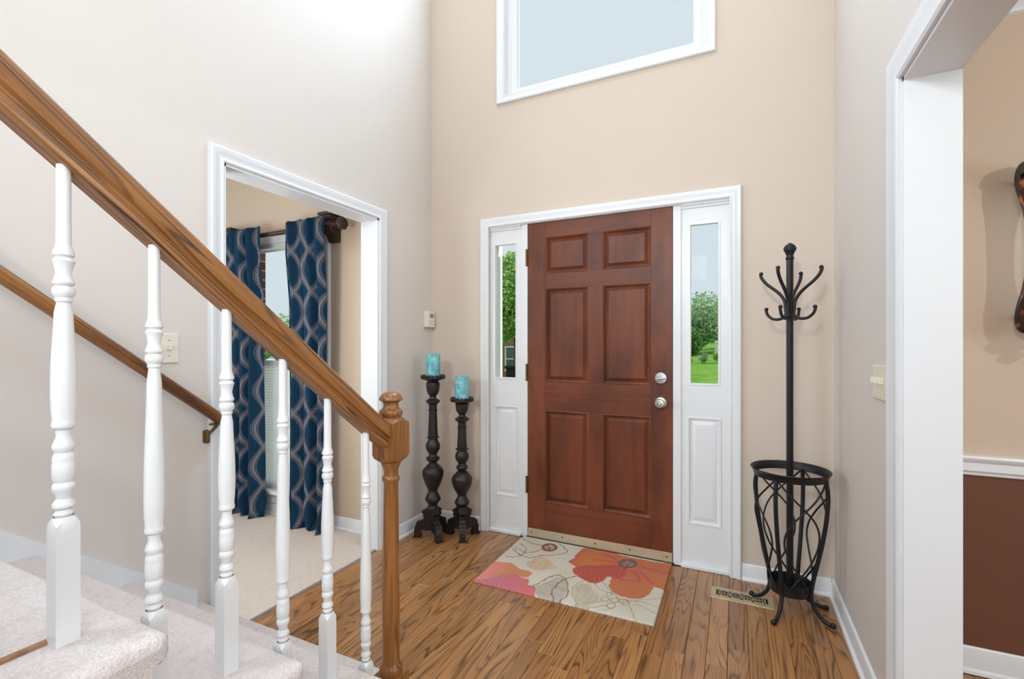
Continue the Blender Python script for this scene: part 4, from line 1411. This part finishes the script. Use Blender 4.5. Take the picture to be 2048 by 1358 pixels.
def curtain_mat():
    t = NT('navy_curtain_cloth', 0.8, 0.15)
    uv = t.n('ShaderNodeUVMap')
    uv.uv_map = 'cloth'
    sp = t.n('ShaderNodeSeparateXYZ')
    t.lk(uv.outputs[0], sp.inputs[0])
    u, v = sp.outputs[0], sp.outputs[1]
    pitch = 0.175
    uu = t.math('MULTIPLY', t.math('SUBTRACT', t.math('FRACT', t.math('DIVIDE', u, pitch)), 0.5), pitch)
    s = t.math('MULTIPLY', t.math('SINE', t.math('MULTIPLY', t.math('SUBTRACT', v, 1.91), math.pi / 0.278)), 0.055)
    K, G, W_ = (0, 0, 0, 1), (0.75, 0.75, 0.75, 1), (1, 1, 1, 1)
    st_ = [(0.0, K), (0.10, K), (0.11, G), (0.17, G), (0.18, K), (0.27, K), (0.28, W_), (0.36, W_), (0.37, K), (0.42, K), (0.43, W_), (0.68, W_), (0.69, K), (0.76, K), (0.77, G), (0.83, G), (0.84, K), (0.90, K), (0.905, G), (0.93, G), (0.94, K)]
    masks = []
    for op in ('SUBTRACT', 'ADD'):
        d = t.math(op, uu, s)
        f = t.math('MULTIPLY_ADD', d, 1 / 0.044, 0.5)
        masks.append(t.ramp(f, st_, 'CONSTANT'))
    mask = t.math('MAXIMUM', masks[0], masks[1])
    weave = t.noise(t.coord('Position'), 700, 1.0)
    base = t.ramp(weave, [(0.3, rgb(22, 52, 78)), (0.7, rgb(34, 76, 106))])
    c = t.mix(mask, base, rgb(146, 141, 146))
    t.color(c)
    t.bump(weave, 0.2, 0.001)
    tr = t.n('ShaderNodeBsdfTranslucent')
    t.lk(c, tr.inputs[0])
    mx = t.n('ShaderNodeMixShader')
    mx.inputs[0].default_value = 0.28
    out = [n for n in t.t.nodes if n.type == 'OUTPUT_MATERIAL'][0]
    t.lk(t.p.outputs[0], mx.inputs[1])
    t.lk(tr.outputs[0], mx.inputs[2])
    t.lk(mx.outputs[0], out.inputs[0])
    return t.m


M['curtain'] = curtain_mat()


def curtain(x0, x1, y, ztop, zbot, folds, seed, u0, label):
    rg = random.Random(seed)
    nx, nz = 90, 60
    me = bpy.data.meshes.new('curtain')
    vs, uvs = [], []
    ph = rg.uniform(0, 6)
    ox, oz = (x0 + x1) / 2, zbot
    for k in range(nz + 1):
        t = k / nz                      # 0 top, 1 bottom
        z = ztop + (zbot - ztop) * t
        arc = 0.0
        last = None
        for i in range(nx + 1):
            s = i / nx
            sp = 1.0 + 0.05 * math.sin(3.0 * t + ph) - 0.03 * math.exp(-((t - 0.5) / 0.2) ** 2)
            xx = ox + (x0 + (x1 - x0) * s - ox) * sp
            amp = 0.026 + 0.014 * t
            sh = 0.55 * math.sin(2.2 * t + seed) + 0.25 * math.sin(5.1 * t + 2 * seed)
            yy = y + amp * math.sin(2 * math.pi * folds * s + sh) + 0.010 * math.sin(2 * math.pi * folds * 2.3 * s + ph)
            # the heading hangs in front of the rod and brackets
            yy -= 0.033 * min(1.0, max(0.0, (0.26 - t) / 0.16))
            if t > 0.86:
                yy += 0.012 * math.sin(40 * t + 9 * s) * (t - 0.86) / 0.14
                xx += 0.010 * math.sin(30 * t + 5 * s) * (t - 0.86) / 0.14
            zz = z
            if k == 0:
                zz += 0.010 * math.sin(2 * math.pi * folds * s + sh)
            p = Vector((xx - ox, yy - y, zz - oz))
            if last is not None:
                arc += math.hypot(p.x - last.x, p.y - last.y)
            last = p
            vs.append(tuple(p))
            uvs.append((xx - x0 + 0.35 * max(0.0, arc - (xx - x0)) + u0, z))
    fs = []
    for k in range(nz):
        for i in range(nx):
            a = k * (nx + 1) + i
            fs.append((a, a + nx + 1, a + nx + 2, a + 1))
    me.from_pydata(vs, [], fs)
    ul = me.uv_layers.new(name='cloth')
    for lp in me.loops:
        ul.data[lp.index].uv = uvs[lp.vertex_index]
    me.polygons.foreach_set('use_smooth', [True] * len(me.polygons))
    me.materials.append(M['curtain'])
    o = bpy.data.objects.new('curtain', me)
    o.location = (ox, y, oz)
    md = o.modifiers.new('thickness', 'SOLIDIFY')
    md.thickness = 0.0025
    COL.objects.link(o)
    tag(o, label, 'curtain', 'navy patterned curtains')
    return o


CY = 2.300
RY_ = 2.335
curtain(-3.52, -3.107, CY, 2.120, 0.008, 3.5, 3, -0.06, 'navy curtain with grey looping waves left of the window, bright along its window edge')
curtain(-2.832, -2.475, CY, 2.120, 0.008, 3.0, 8, -0.02, 'navy curtain with grey looping waves right of the window, below the carved bracket')

# ---- rod with corbel brackets
cr = thing('curtain_rod', (-2.9, RY_, 2.076), 'dark curtain rod on carved corbel brackets with ball ends', 'curtain rod')
build('rod', MB().tube([(-3.62, RY_, 2.076), (-2.40, RY_, 2.076)], 0.017, 16), M['corbel'], cr, smooth=50)


def corbel(xc):
    b = MB()
    # side profile (depth from the wall, height)
    pr = [(0.0, 1.975), (0.026, 1.978), (0.034, 1.995), (0.042, 2.015), (0.062, 2.032), (0.084, 2.052), (0.094, 2.075), (0.090, 2.10), (0.078, 2.118), (0.0, 2.118)]
    b.extrude(pr, (xc, YLIV, 0), (0, -1, 0), (0, 0, 1), (1, 0, 0), -0.042, 0.042)
    # acanthus ribs on the face
    for k in (-0.03, -0.01, 0.01, 0.03):
        pts = spline([(xc + k * 0.7, YLIV - 0.028, 1.98), (xc + k, YLIV - 0.044, 2.012), (xc + k * 1.1, YLIV - 0.070, 2.037), (xc + k * 1.1, YLIV - 0.092, 2.070), (xc + k, YLIV - 0.082, 2.112)], 5)
        b.tube(pts, 0.008, 8)
    # stepped cap
    for dz, e in ((2.117, 0.002), (2.131, 0.008), (2.148, 0.016)):
        b.bbox(xc - 0.044 - e, xc + 0.044 + e, YLIV - 0.094 - e, YLIV, dz, dz + 0.019, 0.003, 2)
    return build('corbel', b, M['corbel'], cr, smooth=30, label='dark carved corbel bracket')


corbel(-2.500)
corbel(-3.53)
for sx, xc in ((1, -2.385), (-1, -3.64)):
    b = MB().lathe((0, 0, 0), [(0.014, -0.030), (0.020, -0.022), (0.012, -0.014), (0.024, -0.006), (0.034, 0.008), (0.038, 0.024), (0.034, 0.040), (0.022, 0.054), (0.004, 0.060)], 20)
    for k in range(10):
        a = 2 * math.pi * k / 10
        pts = [(r * math.cos(a), r * math.sin(a), z) for r, z in ((0.026, -0.004), (0.036, 0.010), (0.040, 0.024), (0.036, 0.040), (0.020, 0.056))]
        b.tube(pts, 0.004, 6)
    b.v = [(xc + sx * z, RY_ + y_, 2.076 + x_) for x_, y_, z in b.v]
    build('finial', b, M['corbel'], cr, smooth=45)

# ================================================================ wall sconce in the dining room


def tortoise():
    t = NT('tortoiseshell_lacquer', 0.16, 0.5)
    f = t.noise(t.coord('Position'), 22, 3.0, 0.55, 0.6)
    t.color(t.ramp(f, [(0.45, rgb(18, 11, 9)), (0.58, rgb(48, 24, 12)), (0.66, rgb(150, 76, 22)), (0.74, rgb(196, 116, 40))]))
    t.p.inputs['Coat Weight'].default_value = 0.6
    return t.m


M['tortoise'] = tortoise()
SXC, SYC = 0.972, 2.318
sn = thing('wall_sconce', (SXC, YDIN, 1.30), 'dark tortoiseshell wall sconce holding a candle on the dining room wall', 'sconce')
half = [(0.0, 1.932), (0.030, 1.924), (0.048, 1.902), (0.057, 1.865), (0.057, 1.825), (0.050, 1.785), (0.042, 1.745), (0.036, 1.69), (0.033, 1.62), (0.033, 1.56), (0.037, 1.50), (0.044, 1.45), (0.052, 1.41), (0.056, 1.37), (0.054, 1.335), (0.042, 1.308), (0.020, 1.297), (0.0, 1.296)]
hs = [tuple(p)[:2] for p in spline([(a, b, 0) for a, b in half], 3)]
poly = [(-a, b) for a, b in hs] + [(a, b) for a, b in reversed(hs[1:-1])]
b = MB()
lay = [(0.80, 0.010), (0.95, 0.007), (1.0, 0.0), (0.95, -0.007), (0.80, -0.010)]
n = len(poly)
zc = 1.614
for s_, d in lay:
    for a, z in poly:
        b.v.append((SXC + a * s_, SYC + d + 0.03 * math.sin((z - 1.3) / 0.63 * math.pi) * -1 + 0.012, zc + (z - zc) * (1 - (1 - s_) * 0.12)))
for i in range(len(lay) - 1):
    for k in range(n):
        k2 = (k + 1) % n
        b.f.append((i * n + k, i * n + k2, (i + 1) * n + k2, (i + 1) * n + k))
b.f.append(tuple(range(n)))
b.f.append(tuple(range(len(lay) * n - 1, (len(lay) - 1) * n - 1, -1)))
build('backplate', b, M['tortoise'], sn, smooth=40)
for zz in (1.86, 1.36):
    b = MB().tube([(SXC, YDIN, zz), (SXC, SYC + 0.01, zz)], 0.008, 10)
    build('standoff', b, M['black'], sn, smooth=50)
# top scroll cap and lower candle cup
b = MB()
b.tube(spline([(SXC - 0.028, SYC - 0.035, 1.875), (SXC + 0.0, SYC - 0.055, 1.905), (SXC + 0.03, SYC - 0.06, 1.91), (SXC + 0.07, SYC - 0.055, 1.905), (SXC + 0.10, SYC - 0.035, 1.875)], 5), 0.016, 8)
build('scroll_cap', b, M['black'], sn, smooth=50)
b = MB().lathe((SXC + 0.045, SYC - 0.05, 1.33), [(0.02, -0.05), (0.03, -0.04), (0.012, -0.02), (0.03, -0.006), (0.052, 0.0), (0.055, 0.006), (0.045, 0.006), (0.001, 0.004)], 24)
build('candle_cup', b, M['black'], sn, smooth=40)
cdl = MB().lathe((SXC + 0.045, SYC - 0.05, 1.335), [(0.034, 0.0), (0.036, 0.002), (0.036, 0.115), (0.033, 0.118), (0.001, 0.112)], 24)
build('sconce_candle', cdl, flat('cream_wax', rgb(226, 210, 180), 0.5), None, smooth=40, label='cream candle standing in the dark wall sconce', cat='candle')
# ================================================================ outside: lawn, trees, neighbour's house


def gz(x, y):
    return -0.30 + 0.036 * max(0.0, y - 4.0) + 0.12 * min(0.0, x + 1.0) * min(1.0, max(0.0, (y - 3.0) / 12.0))


def grass_mat():
    t = NT('lawn_grass', 0.9, 0.1)
    v = t.coord('Position')
    f = t.noise(v, 1.3, 4.0, 0.6)
    f2 = t.noise(v, 24, 2.0, 0.6)
    c = t.ramp(f, [(0.3, rgb(92, 138, 48)), (0.7, rgb(136, 178, 74))])
    c = t.mix(t.math('MULTIPLY', f2, 0.4), c, rgb(74, 118, 40))
    t.color(c)
    return t.m


m = MB()
gx_ = [-70 + 4 * i for i in range(31)]
gy_ = [2.7 + 2.5 * i for i in range(34)]
for yy in gy_:
    for xx in gx_:
        m.v.append((xx, yy, gz(xx, yy)))
nxg = len(gx_)
for jy in range(len(gy_) - 1):
    for ix in range(nxg - 1):
        a = jy * nxg + ix
        m.f.append((a, a + 1, a + nxg + 1, a + nxg))
lawn = build('lawn', m, grass_mat(), smooth=180, kind='structure', label='bright green front lawn beyond the sidelights')


M['concrete'] = flat('pale_bounce_slab', (0.62, 0.61, 0.59, 1), 0.9, 0.2, var=0.06, vscale=8)  # for a slab added to bounce neutral light onto the window blind
m = MB()
for k_ in range(9):
    yy = 2.62 + k_ * 1.0
    for xx in (-16.0, -12.0, -8.0, -5.0, -2.2):
        m.v.append((xx, yy, gz(xx, yy) + 0.05))
for k_ in range(8):
    for i_ in range(4):
        a_ = k_ * 5 + i_
        m.f.append((a_, a_ + 1, a_ + 6, a_ + 5))
build('bounce_slab', m, M['concrete'], kind='structure', label='pale slab added to bounce light into the living room window')


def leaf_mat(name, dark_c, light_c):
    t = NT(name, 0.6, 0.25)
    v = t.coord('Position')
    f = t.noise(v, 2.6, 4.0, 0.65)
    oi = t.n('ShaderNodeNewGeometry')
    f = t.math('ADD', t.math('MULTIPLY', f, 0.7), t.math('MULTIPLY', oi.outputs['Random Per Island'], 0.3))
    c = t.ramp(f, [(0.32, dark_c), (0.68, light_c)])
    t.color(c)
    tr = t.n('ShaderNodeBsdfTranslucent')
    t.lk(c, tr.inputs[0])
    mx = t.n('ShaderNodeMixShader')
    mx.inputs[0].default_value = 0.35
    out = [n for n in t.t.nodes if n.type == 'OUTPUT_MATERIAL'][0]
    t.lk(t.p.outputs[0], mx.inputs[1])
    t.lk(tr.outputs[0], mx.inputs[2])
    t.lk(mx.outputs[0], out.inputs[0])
    return t.m


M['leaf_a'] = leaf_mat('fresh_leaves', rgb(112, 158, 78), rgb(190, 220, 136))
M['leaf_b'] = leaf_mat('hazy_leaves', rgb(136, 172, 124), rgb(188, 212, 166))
M['leaf_c'] = leaf_mat('deep_leaves', rgb(58, 100, 52), rgb(118, 164, 88))
M['bark'] = flat('grey_bark', rgb(96, 82, 68), 0.9, 0.1, var=0.3, vscale=12)


def foliage(c, r, n, size, seed, lobes=9):
    g = np.random.default_rng(seed)
    L = []
    for _ in range(lobes):
        d = g.normal(size=3)
        d /= np.linalg.norm(d)
        L.append((np.array(c) + d * np.array(r) * g.uniform(0.25, 0.62), np.array(r) * g.uniform(0.36, 0.55)))
    ctr = np.array([q[0] for q in L])
    rad = np.array([q[1] for q in L])
    k = g.integers(0, lobes, n)
    d = g.normal(size=(n, 3))
    d /= np.linalg.norm(d, axis=1)[:, None]
    p = ctr[k] + d * rad[k] * g.uniform(0.55, 1.05, n)[:, None]
    a = g.normal(size=(n, 3))
    a /= np.linalg.norm(a, axis=1)[:, None]
    b_ = np.cross(a, g.normal(size=(n, 3)))
    b_ /= np.linalg.norm(b_, axis=1)[:, None]
    s = size * g.uniform(0.6, 1.3, n)[:, None]
    V = np.stack([p - a * s, p - b_ * s * 0.5, p + a * s, p + b_ * s * 0.5], 1).reshape(-1, 3)
    m = MB()
    m.v = [tuple(q) for q in V.tolist()]
    m.f = [(4 * i, 4 * i + 1, 4 * i + 2, 4 * i + 3) for i in range(n)]
    return m


def tree(name, x, y, ztop, r, rz, mat, label, n=3500, size=0.16, seed=1, cat='tree', trunk=0.12, group='trees and shrubs outside'):
    z0 = gz(x, y)
    r_ = thing(name, (x, y, z0), label, cat, group)
    zc = ztop - rz
    if trunk:
        b = MB().tube([(x, y, z0 - 0.1), (x + 0.05, y, (z0 + zc) / 2), (x - 0.05, y, zc), (x, y, zc + rz * 0.5)], [trunk, trunk * 0.8, trunk * 0.6, trunk * 0.25], 9)
        b.tube([(x, y, zc - rz * 0.5), (x + r * 0.4, y - 0.1, zc + rz * 0.2)], [trunk * 0.45, trunk * 0.2], 7)
        b.tube([(x, y, zc - rz * 0.4), (x - r * 0.45, y + 0.1, zc + rz * 0.25)], [trunk * 0.45, trunk * 0.2], 7)
        build('trunk', b, M['bark'], r_, smooth=60)
    build('foliage', foliage((x, y, zc), (r, r, rz), n, size, seed), M[mat], r_, kind='stuff', fix=False)
    return r_


tree('leafy_tree', -7.55, 16.2, 5.15, 2.1, 2.1, 'leaf_a', 'bright green leafy tree filling the left sidelight', 22000, 0.075, 11)
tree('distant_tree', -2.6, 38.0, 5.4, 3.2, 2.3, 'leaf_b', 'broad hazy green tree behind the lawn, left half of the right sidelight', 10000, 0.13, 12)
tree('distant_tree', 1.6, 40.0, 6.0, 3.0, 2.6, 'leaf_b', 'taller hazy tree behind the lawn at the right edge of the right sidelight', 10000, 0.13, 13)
tree('distant_tree', -0.6, 47.0, 6.3, 3.6, 2.8, 'leaf_c', 'dark far tree between the two hazy trees', 8000, 0.15, 14)
tree('garden_bush', -1.75, 19.5, 2.25, 0.75, 1.0, 'leaf_c', 'dense dark green bush at the left edge of the right sidelight', 7000, 0.055, 15, 'shrub', 0.05)
for i, (bx, by, s_) in enumerate(((-2.3, 26.5, 0.45), (-1.5, 27.0, 0.35), (-0.75, 26.6, 0.42), (0.0, 27.2, 0.38), (0.8, 26.8, 0.5))):
    tree('flower_bed_shrub', bx, by, gz(bx, by) + s_ * 1.5, s_, s_ * 0.75, 'leaf_b' if i % 2 else 'leaf_a', ['low round shrub at the far left of the garden bed', 'small low shrub second from left in the garden bed', 'low shrub in the middle of the garden bed', 'small pale shrub second from right in the garden bed', 'largest low shrub at the right end of the garden bed'][i], 500, 0.08, 20 + i, 'shrub', 0.02)
for i, (bx, by, zt_) in enumerate(((-22.5, 19.5, 3.0), (-28.0, 22.5, 3.9), (-34.5, 25.0, 3.4))):
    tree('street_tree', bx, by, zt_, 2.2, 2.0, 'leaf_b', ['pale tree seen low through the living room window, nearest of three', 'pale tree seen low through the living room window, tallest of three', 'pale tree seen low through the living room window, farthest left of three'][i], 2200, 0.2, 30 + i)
# pale garden post
px_, py_ = -0.95, 28.5
build('garden_post', MB().bbox(px_ - 0.07, px_ + 0.07, py_ - 0.07, py_ + 0.07, gz(px_, py_), gz(px_, py_) + 1.05, 0.02, 2).bbox(px_ - 0.10, px_ + 0.10, py_ - 0.10, py_ + 0.10, gz(px_, py_) + 0.92, gz(px_, py_) + 0.98, 0.02, 2), M['ivory'], label='pale post standing in the far garden bed', cat='post')

# neighbour's brick house
hx, hy = -14.2, 27.0
hz = gz(hx, hy) - 0.3
nh_ = thing('neighbour_house', (hx, hy, hz), 'brick house behind the leafy tree in the left sidelight', 'house')
M['brick_far'] = flat('tan_brick_far', rgb(176, 132, 100), 0.9, 0.2, var=0.2, vscale=9)
build('wall', MB().box(hx - 6, hx + 4, hy, hy + 8, hz, hz + 4.2), M['brick'], nh_)
b = MB()
b.v = [(hx - 6.5, hy - 0.5, hz + 4.2), (hx + 4.5, hy - 0.5, hz + 4.2), (hx + 4.5, hy + 8.5, hz + 4.2), (hx - 6.5, hy + 8.5, hz + 4.2), (hx - 4, hy + 4, hz + 6.6), (hx + 2, hy + 4, hz + 6.6)]
b.f = [(0, 1, 5, 4), (1, 2, 5), (2, 3, 4, 5), (3, 0, 4), (0, 3, 2, 1)]
build('roof', b, flat('grey_shingles', rgb(96, 90, 86), 0.9, 0.1, var=0.2), nh_)
for wx in (-12.75, -15.4, -18.0):
    z0, z1 = -0.20, 1.25
    wdw = build('window', MB().box(wx - 0.55, wx + 0.55, hy - 0.06, hy, z0 - 0.08, z0).box(wx - 0.55, wx + 0.55, hy - 0.06, hy, z1, z1 + 0.08).box(wx - 0.55, wx - 0.47, hy - 0.06, hy, z0, z1).box(wx + 0.47, wx + 0.55, hy - 0.06, hy, z0, z1).box(wx - 0.47, wx + 0.47, hy - 0.05, hy, (z0 + z1) / 2 - 0.03, (z0 + z1) / 2 + 0.03), M['white'], nh_)
    build('pane', MB().box(wx - 0.47, wx + 0.47, hy - 0.02, hy - 0.01, z0, z1), flat('dark_window_glass', rgb(70, 92, 92), 0.1, 0.5), wdw)
# dark bin by the street
bx, by = -6.28, 13.5
bz = gz(bx, by)
bn = thing('trash_bin', (bx, by, bz), 'dark wheeled bin standing low in the left sidelight', 'bin')
build('body', MB().bbox(bx - 0.24, bx + 0.24, by - 0.25, by + 0.25, bz + 0.04, bz + 1.10, 0.05, 3), M['dark'], bn)
build('lid', MB().bbox(bx - 0.27, bx + 0.27, by - 0.29, by + 0.27, bz + 1.09, bz + 1.19, 0.04, 3), M['dark'], bn)
for sx in (-0.22, 0.22):
    wv = MB().lathe((0, 0, 0), [(0.10, -0.02), (0.11, -0.015), (0.11, 0.015), (0.10, 0.02)], 16)
    wv.v = [(bx + sx + c_, by + 0.22 + a_, bz + 0.11 + b_) for a_, b_, c_ in wv.v]
    build('wheel', wv, M['black'], bn, smooth=40)
